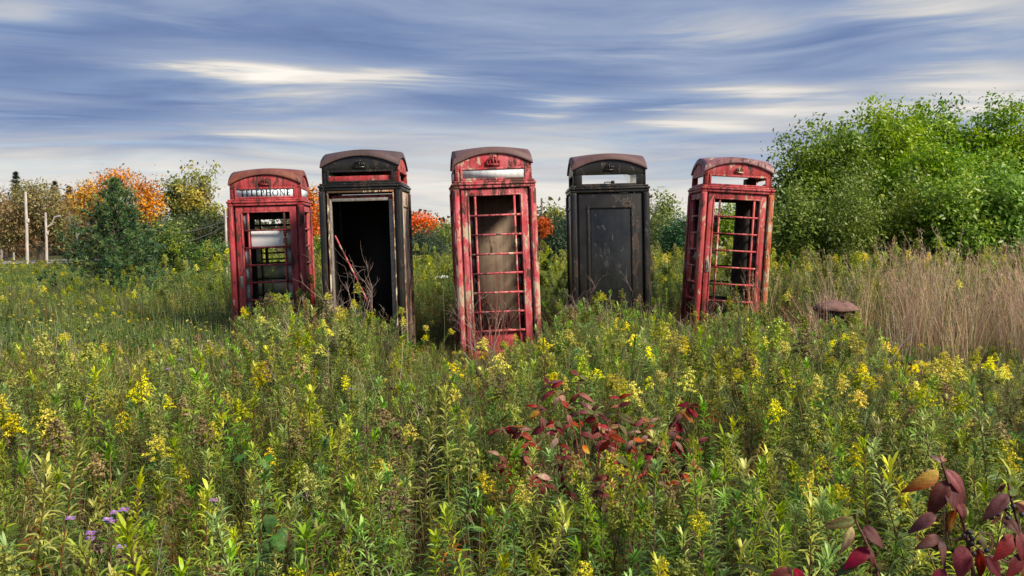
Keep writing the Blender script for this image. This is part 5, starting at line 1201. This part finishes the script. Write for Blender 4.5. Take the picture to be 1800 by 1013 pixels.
# ------------------------------------------------------------------ dead twiggy shrubs in front of the booths
def dead_shrub(label, px, py_top, d, spread, seed, mat='twig', n=8):
    p = at(px, py_top, d); g = float(ground_z(p.x, d)); root = empty('dead_shrub', (p.x, d, g)); tag(root, label, 'shrub', 'dead twiggy shrubs by the booths'); h = p.z - g; r = np.random.default_rng(seed)
    for i in range(n):
        mb = MB()
        def grow(p_, dv, L_, rad, lv):
            pts = [p_]; q = p_.copy(); dd = dv
            for _ in range(5): dd = norm((dd + r.normal(size=3) * .13 + [0, 0, .04])[None])[0]; q = q + dd * L_ / 5; pts.append(q.copy())
            tube(mb, pts, np.linspace(rad, rad * .55, 6), 5 if lv == 0 else 3)
            if lv < 3:
                for _ in range(int(r.integers(2, 5)) if lv < 2 else 2):
                    nd = norm((dd + r.normal(size=3) * .62 + [0, 0, .2])[None])[0]; grow(np.array(pts[r.integers(2, 6)]), nd, L_ * r.uniform(.35, .62), rad * .55, lv + 1)
        a = r.random() * 6.28; grow(np.array([math.cos(a) * .05, math.sin(a) * .05, 0]), norm(np.array([[math.cos(a) * spread, math.sin(a) * spread, 1.0]]))[0], h * r.uniform(.45, .66), .0055, 0)
        mb.build('branch', M[mat], root, True)
dead_shrub('pale dead twigs standing in the doorless black booth\'s opening', 625, 420, 9.42, .28, 501, n=7)
dead_shrub('reddish dead twigs in front of the blank-sign booth\'s door', 875, 462, 9.35, .40, 502, 'redtwig', n=7)
dead_shrub('pale dead twigs in front of the blank-sign booth\'s corner', 850, 478, 9.2, .30, 508, n=6)
dead_shrub('grey dead twigs at the back-panel booth\'s foot', 1036, 468, 9.85, .22, 503, n=4)
dead_shrub('low grey dead twigs in the middle of the back-panel booth', 1085, 470, 9.9, .5, 504, n=6)
dead_shrub('tangled dead twigs beside the scuffed booth\'s open side', 1210, 520, 10.7, .4, 505, n=5)
dead_shrub('tangled tan twigs between blank-sign and back-panel booths', 985, 500, 9.5, .4, 506, n=6)
dead_shrub('curved dead stems at the scuffed booth\'s lit edge', 1385, 470, 10.6, .5, 507, 'redtwig', n=5)

# ------------------------------------------------------------------ the rusty cap in the dry grass
def rusty_cap():
    d = 9.55; p = at(1482, 530, d); g = float(ground_z(p.x, d)); root = empty('rusty_stove_cap', (p.x, d + .2, g)); tag(root, 'rusty brown domed metal cap on a dark drum in the dry grass', 'scrap metal'); h = p.z - g
    rust = mat_paint('rust_scale', (.13, .062, .048), (.20, .115, .10), dark=(.05, .025, .02), primer=(.26, .15, .12), rust=.5, flake=.42, pale=.25, rough=.85, seed=21.); M['rust'] = rust
    n = 36; a = np.arange(n) / n * 2 * np.pi; prof = [(.015, h), (.09, h - .008), (.16, h - .030), (.21, h - .065), (.235, h - .10), (.228, h - .112), (.20, h - .105)]
    v = [(math.cos(t) * r_ * 1.05, math.sin(t) * r_ * .8, z + .004 * math.sin(t * 5)) for r_, z in prof for t in a]; f = []
    for i in range(len(prof) - 1):
        for j in range(n): k = (j + 1) % n; f.append((i * n + j, (i + 1) * n + j, (i + 1) * n + k, i * n + k))
    m = MB(); m.add(v, f); m.add([(math.cos(t) * .0158, math.sin(t) * .012, h) for t in a], [tuple(range(4))]); m.build('dome', rust, root, True)
    m = MB(); r = np.random.default_rng(2)
    for j in range(n):        # torn skirt under the rim
        if r.random() < .22: continue
        t0, t1 = a[j], a[j] + 2 * np.pi / n; dz = .05 + .10 * r.random()
        m.add([(math.cos(t0) * .2, math.sin(t0) * .155, h - .10), (math.cos(t1) * .2, math.sin(t1) * .155, h - .10), (math.cos(t1) * .19, math.sin(t1) * .15, h - .10 - dz), (math.cos(t0) * .19, math.sin(t0) * .15, h - .10 - dz * r.uniform(.6, 1.1))], [(0, 3, 2, 1)])
    m.build('torn_skirt', rust, root)
    m = MB(); tube(m, [(0, 0, -.1), (0, 0, h * .5), (0, 0, h - .11)], [.12, .125, .12], 24); m.build('drum', M['inside'], root, True)
rusty_cap()
